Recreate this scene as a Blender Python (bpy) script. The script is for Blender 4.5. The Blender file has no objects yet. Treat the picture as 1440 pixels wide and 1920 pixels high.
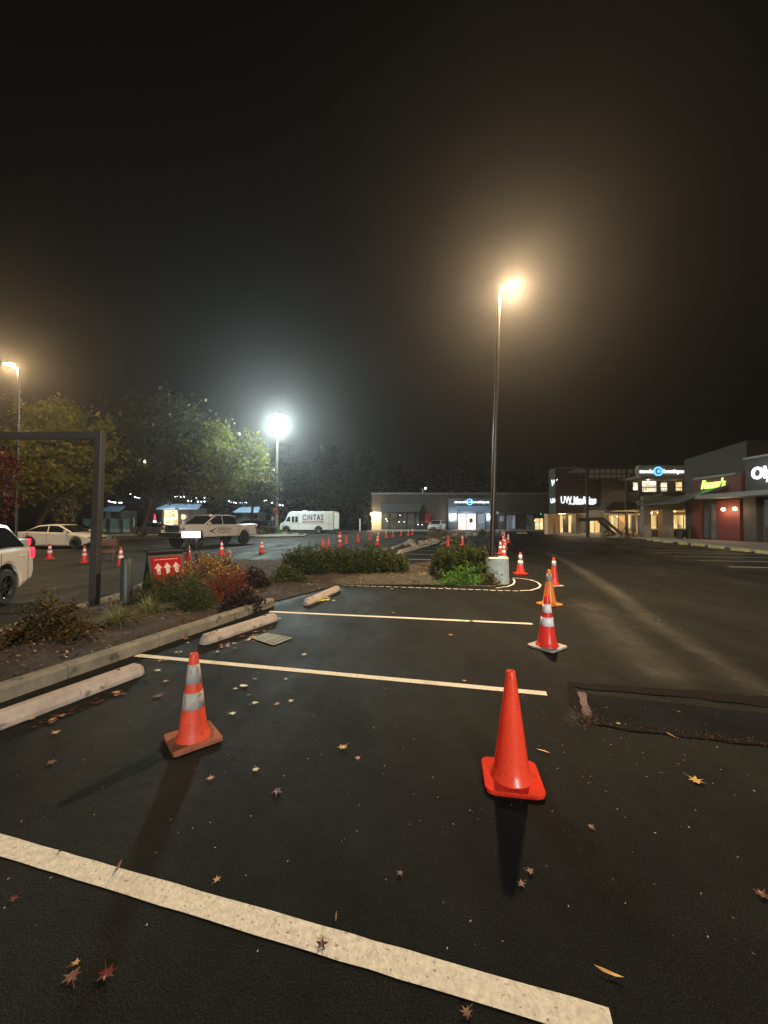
import bpy, bmesh, math, random
from mathutils import Vector, Matrix, noise
from mathutils.geometry import tessellate_polygon
random.seed(7)
R = math.radians
scene = bpy.context.scene
COL = scene.collection
# ------------------------------------------------------------ camera mapping
F, CX, CY, H = 740.0, 720.0, 960.0, 1.70
PITCH = math.atan(15/740.0)
def ray(px, py):
    u = (px-CX)/F; v = (CY-py)/F
    return Vector((u, math.cos(PITCH)-v*math.sin(PITCH), v*math.cos(PITCH)+math.sin(PITCH)))
def G(px, py, z=0.0):
    d = ray(px, py); t = (z-H)/d.z
    return Vector((d.x*t, d.y*t, z))
def HY(px, py, y):
    d = ray(px, py); t = y/d.y
    return Vector((d.x*t, y, H+d.z*t))
def HX(px, py, x):
    d = ray(px, py); t = x/d.x
    return Vector((x, d.y*t, H+d.z*t))
# ------------------------------------------------------------ materials
MATS = {}
def mat(name, color, rough=0.6, metal=0.0, spec=0.5, var=0.0, scale=8.0, bump=0.0, bscale=60.0,
        emit=None, estr=0.0, trans=0.0, island=None, transl=0.0, alpha=1.0, stretch=None, coat=0.0, dirt=None):
    m = bpy.data.materials.new(name); m.use_nodes = True
    nt = m.node_tree; N = nt.nodes; Lk = nt.links
    b = N['Principled BSDF']
    b.inputs['Base Color'].default_value = (*color, 1)
    b.inputs['Roughness'].default_value = rough
    b.inputs['Metallic'].default_value = metal
    b.inputs['Specular IOR Level'].default_value = spec
    b.inputs['Coat Weight'].default_value = coat
    tc = N.new('ShaderNodeTexCoord')
    src = tc.outputs['Object']
    if stretch:
        mp = N.new('ShaderNodeMapping'); mp.inputs['Scale'].default_value = stretch
        Lk.new(src, mp.inputs['Vector']); src = mp.outputs['Vector']
    colsock = None
    if island:
        g = N.new('ShaderNodeNewGeometry'); cr = N.new('ShaderNodeValToRGB')
        els = cr.color_ramp.elements
        while len(els) < len(island): els.new(0.5)
        for i, c in enumerate(island):
            els[i].position = i/(len(island)-1); els[i].color = (*c, 1)
        Lk.new(g.outputs['Random Per Island'], cr.inputs['Fac']); colsock = cr.outputs['Color']
        Lk.new(colsock, b.inputs['Base Color'])
    elif var > 0:
        n = N.new('ShaderNodeTexNoise'); n.inputs['Scale'].default_value = scale
        n.inputs['Detail'].default_value = 8; n.inputs['Roughness'].default_value = 0.65
        cr = N.new('ShaderNodeValToRGB'); e = cr.color_ramp.elements
        e[0].position = 0.3; e[1].position = 0.7
        e[0].color = (*[max(0, c*(1-var)) for c in color], 1)
        e[1].color = (*[min(1, c*(1+var*0.7)) for c in color], 1)
        Lk.new(src, n.inputs['Vector']); Lk.new(n.outputs['Fac'], cr.inputs['Fac'])
        colsock = cr.outputs['Color']
        if dirt:
            n2 = N.new('ShaderNodeTexNoise'); n2.inputs['Scale'].default_value = dirt[1]; n2.inputs['Detail'].default_value = 10
            Lk.new(src, n2.inputs['Vector'])
            c2 = N.new('ShaderNodeValToRGB'); c2.color_ramp.elements[0].position = dirt[2]; c2.color_ramp.elements[1].position = dirt[2]+0.08
            Lk.new(n2.outputs['Fac'], c2.inputs['Fac'])
            mx = N.new('ShaderNodeMix'); mx.data_type = 'RGBA'
            Lk.new(c2.outputs['Color'], mx.inputs['Factor']); Lk.new(colsock, mx.inputs['A']); mx.inputs['B'].default_value = (*dirt[0], 1)
            colsock = mx.outputs['Result']
        Lk.new(colsock, b.inputs['Base Color'])
    if bump > 0:
        n = N.new('ShaderNodeTexNoise'); n.inputs['Scale'].default_value = bscale; n.inputs['Detail'].default_value = 6
        bp = N.new('ShaderNodeBump'); bp.inputs['Strength'].default_value = bump; bp.inputs['Distance'].default_value = 0.01
        Lk.new(src, n.inputs['Vector']); Lk.new(n.outputs['Fac'], bp.inputs['Height']); Lk.new(bp.outputs['Normal'], b.inputs['Normal'])
    if emit:
        b.inputs['Emission Color'].default_value = (*emit, 1); b.inputs['Emission Strength'].default_value = estr
    if trans: b.inputs['Transmission Weight'].default_value = trans
    if transl > 0:
        t = N.new('ShaderNodeBsdfTranslucent'); t.inputs['Color'].default_value = (*color, 1)
        if colsock: Lk.new(colsock, t.inputs['Color'])
        ms = N.new('ShaderNodeMixShader'); ms.inputs['Fac'].default_value = transl
        Lk.new(b.outputs['BSDF'], ms.inputs[1]); Lk.new(t.outputs['BSDF'], ms.inputs[2])
        Lk.new(ms.outputs['Shader'], N['Material Output'].inputs['Surface'])
    MATS[name] = m
    return m
def lit_window_mat(name, c1, c2, strength, scale=(1, 1, 1), ns=2.0):
    m = bpy.data.materials.new(name); m.use_nodes = True
    nt = m.node_tree; N = nt.nodes; Lk = nt.links; b = N['Principled BSDF']
    tc = N.new('ShaderNodeTexCoord'); mp = N.new('ShaderNodeMapping'); mp.inputs['Scale'].default_value = scale
    v = N.new('ShaderNodeTexVoronoi'); v.distance = 'CHEBYCHEV'; v.inputs['Scale'].default_value = ns
    Lk.new(tc.outputs['Object'], mp.inputs['Vector']); Lk.new(mp.outputs['Vector'], v.inputs['Vector'])
    cr = N.new('ShaderNodeValToRGB'); cr.color_ramp.elements[0].color = (*c1, 1); cr.color_ramp.elements[1].color = (*c2, 1)
    sp = N.new('ShaderNodeSeparateColor'); Lk.new(v.outputs['Color'], sp.inputs['Color'])
    Lk.new(sp.outputs['Red'], cr.inputs['Fac'])
    b.inputs['Base Color'].default_value = (0.05, 0.05, 0.05, 1)
    Lk.new(cr.outputs['Color'], b.inputs['Emission Color']); b.inputs['Emission Strength'].default_value = strength
    b.inputs['Roughness'].default_value = 0.1
    MATS[name] = m; return m

def asphalt(name, base, rough=0.55, light=0.5):
    m = bpy.data.materials.new(name); m.use_nodes = True
    nt = m.node_tree; N = nt.nodes; Lk = nt.links; b = N['Principled BSDF']
    tc = N.new('ShaderNodeTexCoord')
    def nz(sc, det=6, r=0.6, st=None):
        n = N.new('ShaderNodeTexNoise'); n.inputs['Scale'].default_value = sc; n.inputs['Detail'].default_value = det
        n.inputs['Roughness'].default_value = r
        if st:
            mp = N.new('ShaderNodeMapping'); mp.inputs['Scale'].default_value = st
            mp.inputs['Rotation'].default_value = (0, 0, R(-18))
            Lk.new(tc.outputs['Object'], mp.inputs['Vector']); Lk.new(mp.outputs['Vector'], n.inputs['Vector'])
        else: Lk.new(tc.outputs['Object'], n.inputs['Vector'])
        return n.outputs['Fac']
    def ramp(s, p0, c0, p1, c1):
        cr = N.new('ShaderNodeValToRGB'); e = cr.color_ramp.elements
        e[0].position = p0; e[1].position = p1; e[0].color = (c0, c0, c0, 1); e[1].color = (c1, c1, c1, 1)
        Lk.new(s, cr.inputs['Fac']); return cr.outputs['Color']
    def mul(a, c, bl='MULTIPLY', f=1.0):
        mx = N.new('ShaderNodeMix'); mx.data_type = 'RGBA'; mx.blend_type = bl; mx.inputs['Factor'].default_value = f
        Lk.new(a, mx.inputs['A']); Lk.new(c, mx.inputs['B']); return mx.outputs['Result']
    grain = ramp(nz(130, 3), 0.38, 0.35, 0.66, 1.75)
    agg = ramp(nz(240, 2), 0.64, 0.0, 0.72, light)      # pale aggregate specks
    worn = ramp(nz(0.55, 7, 0.65, (1.0, 0.28, 1)), 0.38, 0.75, 0.68, 1.5)   # worn streaks along the lane
    fine = ramp(nz(3.2, 9, 0.7), 0.3, 0.75, 0.72, 1.25)
    rgb = N.new('ShaderNodeRGB'); rgb.outputs[0].default_value = (*base, 1)
    c = mul(rgb.outputs[0], grain); c = mul(c, worn); c = mul(c, fine)
    c = mul(c, agg, 'ADD', 0.22)
    Lk.new(c, b.inputs['Base Color'])
    rr = ramp(nz(1.1, 6, 0.6, (1, 0.4, 1)), 0.35, rough-0.14, 0.7, rough+0.14); Lk.new(rr, b.inputs['Roughness'])
    b.inputs['Specular IOR Level'].default_value = 0.05
    bp = N.new('ShaderNodeBump'); bp.inputs['Strength'].default_value = 1.0; bp.inputs['Distance'].default_value = 0.008
    Lk.new(nz(115, 4, 0.75), bp.inputs['Height'])
    bp2 = N.new('ShaderNodeBump'); bp2.inputs['Strength'].default_value = 0.25; bp2.inputs['Distance'].default_value = 0.05
    Lk.new(nz(9, 6, 0.7), bp2.inputs['Height']); Lk.new(bp.outputs['Normal'], bp2.inputs['Normal'])
    Lk.new(bp2.outputs['Normal'], b.inputs['Normal'])
    MATS[name] = m; return m
asphalt('asphalt', (0.0130, 0.0138, 0.0125), 0.61, 0.26)
asphalt('asphalt_patch', (0.006, 0.0075, 0.009), 0.72, 0.08)
asphalt('wear', (0.050, 0.048, 0.042), 0.65)
mat('tar', (0.006, 0.004, 0.0035), 0.9, spec=0.12, bump=0.8, bscale=90)
def paint_mat(name, col, thr=0.63):
    m = mat(name, col, 0.75, var=0.26, scale=34, bump=0.9, bscale=90, dirt=((0.26, 0.23, 0.18), 60, thr))
    return m
paint_mat('line_paint', (0.68, 0.64, 0.54), 0.62); paint_mat('line_worn', (0.42, 0.42, 0.38), 0.54); paint_mat('chalk', (0.6, 0.6, 0.58), 0.58)
paint_mat('purple_paint', (0.10, 0.045, 0.06), 0.56)
mat('concrete', (0.30, 0.28, 0.24), 0.85, var=0.35, scale=5, bump=0.5, bscale=50, dirt=((0.13, 0.11, 0.09), 7, 0.6))
mat('kerb_conc', (0.17, 0.155, 0.12), 0.9, var=0.4, scale=4, bump=0.6, bscale=60, dirt=((0.06, 0.055, 0.04), 6, 0.58))
mat('stop_conc', (0.34, 0.29, 0.25), 0.85, var=0.3, scale=6, bump=0.4, bscale=60, dirt=((0.16, 0.12, 0.10), 9, 0.6))
mat('stop_yellow', (0.42, 0.36, 0.16), 0.8, var=0.3, scale=6, dirt=((0.2, 0.19, 0.16), 8, 0.55))
mat('pedestal', (0.58, 0.64, 0.58), 0.85, var=0.25, scale=5, bump=0.4, bscale=40, dirt=((0.2, 0.22, 0.18), 6, 0.6))
mat('soil', (0.028, 0.018, 0.012), 0.95, var=0.6, scale=14, bump=1.0, bscale=30)
mat('earth', (0.075, 0.068, 0.048), 0.95, var=0.55, scale=9, bump=1.0, bscale=40, dirt=((0.06, 0.045, 0.03), 5, 0.56))
mat('bark_chips', (0.2, 0.1, 0.05), 0.9, island=[(0.03, 0.016, 0.01), (0.09, 0.04, 0.02), (0.05, 0.03, 0.02), (0.16, 0.10, 0.06)])
mat('pale_chips', (0.5, 0.42, 0.3), 0.8, island=[(0.30, 0.26, 0.18), (0.12, 0.10, 0.07), (0.40, 0.34, 0.20), (0.10, 0.07, 0.04)])
mat('bright_bits', (0.6, 0.55, 0.45), 0.6, island=[(0.5, 0.45, 0.4), (0.35, 0.3, 0.25), (0.6, 0.55, 0.5)])
mat('orange_plastic', (0.99, 0.105, 0.045), 0.32, var=0.06, scale=4, transl=0.34, coat=0.2, dirt=((0.42, 0.04, 0.016), 55, 0.62), bump=0.06, bscale=30)
mat('orange_base', (0.62, 0.035, 0.015), 0.85, spec=0.12, var=0.15, scale=9, dirt=((0.28, 0.03, 0.015), 22, 0.6))
mat('red_plastic', (0.97, 0.085, 0.055), 0.3, var=0.06, scale=4, transl=0.45, coat=0.2)
mat('yellow_orange', (1.0, 0.43, 0.10), 0.35, var=0.12, scale=7, transl=0.45)
mat('dirty_orange', (0.85, 0.11, 0.05), 0.5, var=0.18, scale=10, transl=0.35, dirt=((0.4, 0.10, 0.05), 12, 0.62))
mat('brown_base', (0.26, 0.10, 0.06), 0.9, spec=0.1, var=0.3, scale=9, dirt=((0.15, 0.08, 0.05), 12, 0.6))
mat('grey_base', (0.34, 0.34, 0.31), 0.7, var=0.3, scale=9, dirt=((0.16, 0.15, 0.13), 12, 0.6))
mat('black_base', (0.03, 0.03, 0.03), 0.6)
mat('white_band', (0.92, 0.92, 0.92), 0.35, var=0.03, scale=10, transl=0.08)
mat('dirty_band', (0.42, 0.40, 0.36), 0.6, var=0.35, scale=12, transl=0.12, dirt=((0.2, 0.16, 0.13), 18, 0.58), stretch=(1, 1, 0.5))
mat('pole_bronze', (0.06, 0.045, 0.035), 0.4, metal=0.6, var=0.2)
mat('pole_galv', (0.5, 0.5, 0.48), 0.4, metal=0.5, var=0.2)
mat('lamp_case', (0.08, 0.07, 0.06), 0.5)
mat('gantry', (0.055, 0.052, 0.05), 0.42, metal=0.4, var=0.2, bump=0.1)
mat('bollard', (0.045, 0.05, 0.045), 0.5, metal=0.2, var=0.25, scale=6)
mat('black_plastic', (0.012, 0.012, 0.014), 0.5)
mat('black_metal', (0.01, 0.01, 0.01), 0.4, metal=0.3)
mat('poster_red', (0.32, 0.005, 0.010), 0.7, spec=0.1)
mat('poster_white', (0.5, 0.42, 0.36), 0.5); mat('poster_text', (0.65, 0.3, 0.28), 0.5)
mat('car_white', (0.62, 0.60, 0.57), 0.22, coat=0.6, var=0.03, scale=1)
mat('car_cream', (0.60, 0.57, 0.52), 0.25, coat=0.6, var=0.06, scale=2)
mat('car_dark', (0.02, 0.024, 0.03), 0.2, coat=0.7)
mat('car_grey', (0.09, 0.10, 0.11), 0.25, coat=0.6)
mat('van_white', (0.85, 0.89, 0.89), 0.35, var=0.05, scale=1)
mat('glass_dark', (0.008, 0.010, 0.012), 0.06, spec=0.8)
mat('glass_tint', (0.03, 0.035, 0.035), 0.08, spec=0.8)
mat('tyre', (0.012, 0.012, 0.012), 0.8)
mat('rim', (0.45, 0.45, 0.45), 0.3, metal=0.8); mat('rim_dark', (0.04, 0.04, 0.04), 0.35, metal=0.6)
mat('chrome', (0.7, 0.7, 0.72), 0.12, metal=1.0)
mat('head_lens', (0.6, 0.6, 0.65), 0.1, metal=0.7); mat('tail_red', (0.6, 0.01, 0.02), 0.2, emit=(1, 0.02, 0.05), estr=2.2)
mat('tail_off', (0.35, 0.01, 0.02), 0.2)
mat('seam', (0.01, 0.01, 0.01), 0.7)
mat('navy_text', (0.02, 0.02, 0.12), 0.5); mat('red_text', (0.65, 0.03, 0.04), 0.5); mat('dark_text', (0.02, 0.02, 0.022), 0.5)
mat('skin', (0.5, 0.3, 0.22), 0.6); mat('white_cloth', (0.75, 0.78, 0.8), 0.8); mat('blue_cloth', (0.05, 0.12, 0.2), 0.8)
mat('wall_brown', (0.045, 0.036, 0.03), 0.9, var=0.15, scale=1.5, bump=0.2)
mat('wall_grey', (0.05, 0.047, 0.042), 0.9, var=0.12, scale=1.5, bump=0.2)
mat('wall_beige', (0.20, 0.17, 0.135), 0.9, var=0.12, scale=1.5, bump=0.2)
mat('wall_peach', (0.62, 0.44, 0.28), 0.9, var=0.12, scale=1.5)
mat('wall_navy', (0.07, 0.085, 0.11), 0.8, var=0.1)
mat('wall_red', (0.10, 0.013, 0.009), 0.7, var=0.15, scale=3, bump=0.3, bscale=20)
mat('brick_brown', (0.055, 0.035, 0.026), 0.9, var=0.2, scale=4, bump=0.4, bscale=30)
mat('coping', (0.17, 0.17, 0.16), 0.5, metal=0.3); mat('awning_dark', (0.06, 0.06, 0.06), 0.7)
mat('awning_blue', (0.30, 0.42, 0.6), 0.5); mat('frame_dark', (0.02, 0.02, 0.02), 0.5)
mat('steel_dark', (0.025, 0.025, 0.025), 0.5, metal=0.3); mat('canopy_glass', (0.25, 0.27, 0.27), 0.25)
mat('em_white', (0.8, 0.8, 0.8), emit=(0.86, 0.93, 1.0), estr=1.5); mat('em_blue', (0.2, 0.5, 0.9), emit=(0.10, 0.45, 1.0), estr=2.2)
mat('em_green', (0.3, 0.8, 0.2), emit=(0.62, 1.0, 0.18), estr=1.5)
mat('em_warm', (0.8, 0.7, 0.5), emit=(1, 0.72, 0.38), estr=9); mat('em_cool', (0.8, 0.8, 0.9), emit=(0.85, 0.9, 1.0), estr=6)
mat('em_sodium', (0.9, 0.7, 0.4), emit=(1, 0.66, 0.30), estr=90); mat('em_led', (0.9, 0.9, 0.9), emit=(0.86, 0.97, 1.0), estr=90)
mat('em_greenled', (0.2, 0.8, 0.4), emit=(0.1, 1.0, 0.4), estr=4); mat('em_panel', (0.8, 0.8, 0.8), emit=(0.95, 0.97, 1.0), estr=5)
lit_window_mat('win_white', (0.9, 0.75, 0.62), (1, 0.98, 0.93), 1.5, (1, 1, 0.7), 1.4)
lit_window_mat('win_gold', (0.55, 0.36, 0.12), (1, 0.78, 0.38), 1.35, (1, 1, 0.3), 1.2)
lit_window_mat('win_shelf', (0.5, 0.2, 0.05), (1, 0.85, 0.55), 2.0, (1, 1, 1.4), 2.6)
lit_window_mat('win_dim', (0.004, 0.005, 0.005), (0.07, 0.075, 0.07), 0.6, (1, 1, 0.5), 1.3)
lit_window_mat('win_upper', (0.25, 0.2, 0.13), (1, 0.88, 0.62), 2.1, (1, 1, 1.3), 1.6)
lit_window_mat('win_blueish', (0.05, 0.06, 0.08), (0.22, 0.26, 0.30), 1.0, (1, 1, 0.4), 1.2)
mat('fence_green', (0.25, 0.38, 0.33), 0.6, var=0.1); mat('fence_white', (0.6, 0.58, 0.5), 0.7)
mat('trunk', (0.05, 0.035, 0.025), 0.9, var=0.4, scale=12, bump=0.8, bscale=20)
def leafmat(name, cols, tl=0.35, rough=0.55): return mat(name, cols[0], rough, island=cols, transl=tl, spec=0.3)
leafmat('leaf_green', [(0.080, 0.100, 0.010), (0.200, 0.210, 0.020), (0.120, 0.140, 0.015), (0.280, 0.260, 0.030), (0.060, 0.080, 0.010)])
leafmat('leaf_olive', [(0.016, 0.021, 0.004), (0.035, 0.041, 0.006), (0.047, 0.051, 0.008), (0.019, 0.025, 0.005)])
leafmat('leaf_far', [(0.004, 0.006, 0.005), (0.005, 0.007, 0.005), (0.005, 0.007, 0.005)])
leafmat('leaf_red', [(0.096, 0.012, 0.007), (0.054, 0.009, 0.006), (0.132, 0.030, 0.009), (0.036, 0.007, 0.006)])
leafmat('leaf_hedge', [(0.025, 0.036, 0.008), (0.056, 0.073, 0.013), (0.036, 0.048, 0.009), (0.088, 0.105, 0.025)])
leafmat('leaf_bright', [(0.10, 0.26, 0.04), (0.18, 0.38, 0.06), (0.07, 0.18, 0.03)])
leafmat('leaf_bronze', [(0.075, 0.050, 0.015), (0.120, 0.075, 0.015), (0.040, 0.030, 0.010), (0.065, 0.020, 0.010)])
leafmat('leaf_gold', [(0.488, 0.255, 0.075), (0.600, 0.360, 0.135), (0.188, 0.120, 0.030), (0.120, 0.112, 0.022), (0.300, 0.105, 0.038)])
leafmat('leaf_orange', [(0.225, 0.040, 0.018), (0.160, 0.025, 0.015), (0.250, 0.065, 0.025), (0.110, 0.035, 0.015)])
leafmat('leaf_scarlet', [(0.455, 0.035, 0.028), (0.350, 0.028, 0.028), (0.490, 0.070, 0.042)])
leafmat('leaf_mixed', [(0.140, 0.112, 0.035), (0.077, 0.084, 0.021), (0.196, 0.098, 0.035), (0.056, 0.056, 0.017), (0.112, 0.035, 0.028)])
leafmat('leaf_plum', [(0.024, 0.012, 0.012), (0.042, 0.018, 0.015), (0.018, 0.012, 0.009)])
leafmat('leaf_juniper', [(0.030, 0.042, 0.011), (0.054, 0.066, 0.018), (0.078, 0.090, 0.027), (0.036, 0.048, 0.013)])
leafmat('blade', [(0.210, 0.210, 0.084), (0.112, 0.126, 0.042), (0.315, 0.294, 0.140), (0.049, 0.056, 0.017)])
leafmat('leaf_yellow', [(0.5, 0.42, 0.06), (0.6, 0.5, 0.1), (0.35, 0.30, 0.05)])
leafmat('dry_twigs', [(0.22, 0.15, 0.08), (0.14, 0.10, 0.05), (0.28, 0.2, 0.1)])
mat('fl_yellow', (0.75, 0.65, 0.10), 0.5, var=0.3, scale=20)
mat('fl_tan', (0.45, 0.25, 0.11), 0.5, var=0.35, scale=20); mat('fl_pale', (0.55, 0.5, 0.38), 0.45, var=0.3, scale=25)
mat('fl_red', (0.11, 0.012, 0.010), 0.45, var=0.4, scale=20); mat('fl_maroon', (0.07, 0.008, 0.008), 0.45, var=0.4, scale=20)
mat('fl_brown', (0.14, 0.05, 0.028), 0.55, var=0.4, scale=20); mat('fl_gold', (0.55, 0.33, 0.08), 0.5, var=0.3, scale=20)
mat('grass_verge', (0.14, 0.12, 0.04), 0.9, var=0.6, scale=10, bump=1, bscale=25)
mat('iron', (0.24, 0.25, 0.20), 0.7, metal=0.0, var=0.4, scale=20); mat('pit_shade', (0.002, 0.002, 0.002), 1.0, spec=0.0)
mat('wood_sign', (0.16, 0.08, 0.05), 0.7, var=0.3); mat('red_pale', (0.45, 0.10, 0.09), 0.6)
mat('rock', (0.30, 0.28, 0.24), 0.9, var=0.4, scale=9, bump=0.6, bscale=20)
# ------------------------------------------------------------ mesh builder
class MB:
    def __init__(s): s.v = []; s.f = []
    def add(s, vs, fs):
        o = len(s.v); s.v += [tuple(v) for v in vs]; s.f += [[i+o for i in f] for f in fs]
    def box(s, c, d, rz=0.0, rx=0.0, ry=0.0):
        M = Matrix.Translation(Vector(c)) @ Matrix.Rotation(rz, 4, 'Z') @ Matrix.Rotation(ry, 4, 'Y') @ Matrix.Rotation(rx, 4, 'X')
        vs = [M @ Vector((x*d[0]/2, y*d[1]/2, z*d[2]/2)) for z in (-1, 1) for y in (-1, 1) for x in (-1, 1)]
        s.add(vs, [(0, 2, 3, 1), (4, 5, 7, 6), (0, 1, 5, 4), (2, 6, 7, 3), (0, 4, 6, 2), (1, 3, 7, 5)]); return s
    def bb(s, x0, y0, z0, x1, y1, z1):
        return s.box(((x0+x1)/2, (y0+y1)/2, (z0+z1)/2), (abs(x1-x0), abs(y1-y0), abs(z1-z0)))
    def tube(s, p0, p1, r0, r1=None, n=12, caps=True):
        r1 = r0 if r1 is None else r1
        p0 = Vector(p0); p1 = Vector(p1); d = (p1-p0).normalized()
        a = d.orthogonal().normalized(); b = d.cross(a)
        vs = []
        for p, r in ((p0, r0), (p1, r1)):
            for i in range(n):
                t = 2*math.pi*i/n; vs.append(p+a*math.cos(t)*r+b*math.sin(t)*r)
        fs = [(i, (i+1) % n, n+(i+1) % n, n+i) for i in range(n)]
        if caps: fs += [list(range(n))[::-1], list(range(n, 2*n))]
        s.add(vs, fs); return s
    def lathe(s, prof, n=24, axis='Z', o=(0, 0, 0), close=False):
        vs = []; m = len(prof)
        for r, h in prof:
            for i in range(n):
                t = 2*math.pi*i/n
                if axis == 'Z': vs.append((o[0]+r*math.cos(t), o[1]+r*math.sin(t), o[2]+h))
                else: vs.append((o[0]+r*math.cos(t), o[1]+h, o[2]+r*math.sin(t)))
        fs = []
        for k in range(m-1 if not close else m):
            k2 = (k+1) % m
            for i in range(n):
                fs.append((k*n+i, k*n+(i+1) % n, k2*n+(i+1) % n, k2*n+i))
        s.add(vs, fs); return s
    def poly(s, pts, z=None):
        s.add([(p[0], p[1], p[2] if z is None else z) for p in pts], [list(range(len(pts)))]); return s
    def slab(s, pts, z0, z1):
        n = len(pts)
        s.add([(p[0], p[1], z0) for p in pts]+[(p[0], p[1], z1) for p in pts],
              [list(range(n))[::-1], list(range(n, 2*n))]+[(i, (i+1) % n, n+(i+1) % n, n+i) for i in range(n)]); return s
    def build(s, name, m, parent=None, smooth=False, bevel=0, label=None):
        ff = []
        for f in s.f:
            if len(f) > 4:
                for t3 in tessellate_polygon([[Vector(s.v[i]) for i in f]]): ff.append([f[k] for k in t3])
            else: ff.append(f)
        me = bpy.data.meshes.new(name); me.from_pydata(s.v, [], ff); me.update()
        bm = bmesh.new(); bm.from_mesh(me)
        ng = [f for f in bm.faces if len(f.verts) > 4]
        if ng: bmesh.ops.triangulate(bm, faces=ng)
        if len(s.f) < 20000 and name not in ('foliage', 'crown'): bmesh.ops.recalc_face_normals(bm, faces=bm.faces)
        bm.to_mesh(me); bm.free()
        if smooth:
            for p in me.polygons: p.use_smooth = True
        me.materials.append(MATS[m])
        o = bpy.data.objects.new(name, me); COL.objects.link(o)
        if parent: o.parent = parent
        if bevel:
            b = o.modifiers.new('b', 'BEVEL'); b.width = bevel; b.segments = 2; b.limit_method = 'ANGLE'
        if smooth == 'auto':
            b = o.modifiers.new('e', 'EDGE_SPLIT'); b.split_angle = R(35)
        if label: o['label'] = label
        return o
def tag(o, label, cat, group=None):
    o['label'] = label; o['category'] = cat
    if group: o['group'] = group
    return o
def struct(o): o['kind'] = 'structure'; return o
def stuff(o, label, cat): o['kind'] = 'stuff'; o['label'] = label; o['category'] = cat; return o
def empty(name, loc, rz, label, cat, group=None):
    o = bpy.data.objects.new(name, None); COL.objects.link(o); o.location = loc; o.rotation_euler = (0, 0, rz)
    o.empty_display_size = 0.2
    return tag(o, label, cat, group)
def copy_tree(o, parent=None):
    c = o.copy(); COL.objects.link(c)
    if parent: c.parent = parent
    for ch in list(o.children): copy_tree(ch, c)
    return c
def text(name, body, size, m, loc, rot, parent=None, ext=0.01, shear=0.0, width=None, bold=0.0):
    cu = bpy.data.curves.new(name, 'FONT'); cu.body = body; cu.size = size; cu.extrude = ext; cu.shear = shear
    cu.align_x = 'CENTER'; cu.align_y = 'CENTER'; cu.offset = bold; cu.resolution_u = 3
    if body[:2] == 'Ci': cu.space_character = 1.22
    t = bpy.data.objects.new('t', cu); COL.objects.link(t)
    dg = bpy.context.evaluated_depsgraph_get(); dg.update()
    me = bpy.data.meshes.new_from_object(t.evaluated_get(dg)); COL.objects.unlink(t); bpy.data.objects.remove(t)
    if width:
        xs = [v.co.x for v in me.vertices]; w = max(xs)-min(xs)
        for v in me.vertices: v.co.x *= width/w
    me.materials.clear(); me.materials.append(MATS[m])
    o = bpy.data.objects.new(name, me); COL.objects.link(o); o.location = loc; o.rotation_euler = rot
    if parent: o.parent = parent
    return o
def light(name, kind, loc, power, color, radius=0.1, parent=None, spot=None, rot=None):
    l = bpy.data.lights.new(name, kind); l.energy = power; l.color = color
    l.shadow_soft_size = radius
    if spot: l.spot_size = spot; l.spot_blend = 0.08
    o = bpy.data.objects.new(name, l); COL.objects.link(o); o.location = loc
    if rot: o.rotation_euler = rot
    if parent: o.parent = parent
    return o
# ------------------------------------------------------------ world, camera
w = bpy.data.worlds.new("World"); scene.world = w; w.use_nodes = True
bg = w.node_tree.nodes['Background']; WN = w.node_tree.nodes; WL = w.node_tree.links
tc = WN.new('ShaderNodeTexCoord'); nz = WN.new('ShaderNodeTexNoise'); nz.inputs['Scale'].default_value = 1.6; nz.inputs['Detail'].default_value = 4
cr = WN.new('ShaderNodeValToRGB'); cr.color_ramp.elements[0].position = 0.35; cr.color_ramp.elements[1].position = 0.75
cr.color_ramp.elements[0].color = (0.0010, 0.0010, 0.0011, 1); cr.color_ramp.elements[1].color = (0.0030, 0.0026, 0.0022, 1)
WL.new(tc.outputs['Generated'], nz.inputs['Vector']); WL.new(nz.outputs['Fac'], cr.inputs['Fac']); WL.new(cr.outputs['Color'], bg.inputs['Color'])
bg.inputs['Strength'].default_value = 1.0
cam = bpy.data.cameras.new('camera'); co = bpy.data.objects.new('camera', cam); COL.objects.link(co)
co.location = (0, 0, H); co.rotation_euler = (R(90)+PITCH, 0, 0)
cam.sensor_fit = 'HORIZONTAL'; cam.sensor_width = 36; cam.lens = F/1440*36; cam.clip_end = 1500; cam.clip_start = 0.05
scene.camera = co
vs_ = scene.view_settings; vs_.view_transform = 'Standard'; vs_.look = 'None'; vs_.exposure = 0; vs_.gamma = 1
scene.cycles.use_denoising = True; scene.cycles.max_bounces = 5; scene.cycles.volume_bounces = 0
scene.cycles.sample_clamp_indirect = 4; scene.cycles.sample_clamp_direct = 0
scene.cycles.caustics_reflective = False; scene.cycles.caustics_refractive = False
# haze
hz = MB().bb(-340, -60, -1, 340, 340, 30).build('haze', 'asphalt'); hz['kind'] = 'stuff'
hm = bpy.data.materials.new('haze_air'); hm.use_nodes = True; hn = hm.node_tree.nodes; hn.remove(hn['Principled BSDF'])
pv = hn.new('ShaderNodeVolumePrincipled'); pv.inputs['Density'].default_value = 0.0011; pv.inputs['Color'].default_value = (0.9, 0.9, 0.9, 1)
pv.inputs['Anisotropy'].default_value = 0.83
hm.node_tree.links.new(pv.outputs['Volume'], hn['Material Output'].inputs['Volume'])
hz.data.materials.clear(); hz.data.materials.append(hm)
hz['label'] = 'thin night mist over the whole car park'; hz['category'] = 'haze'
# ------------------------------------------------------------ ground
mb = MB(); n = 60
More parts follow.
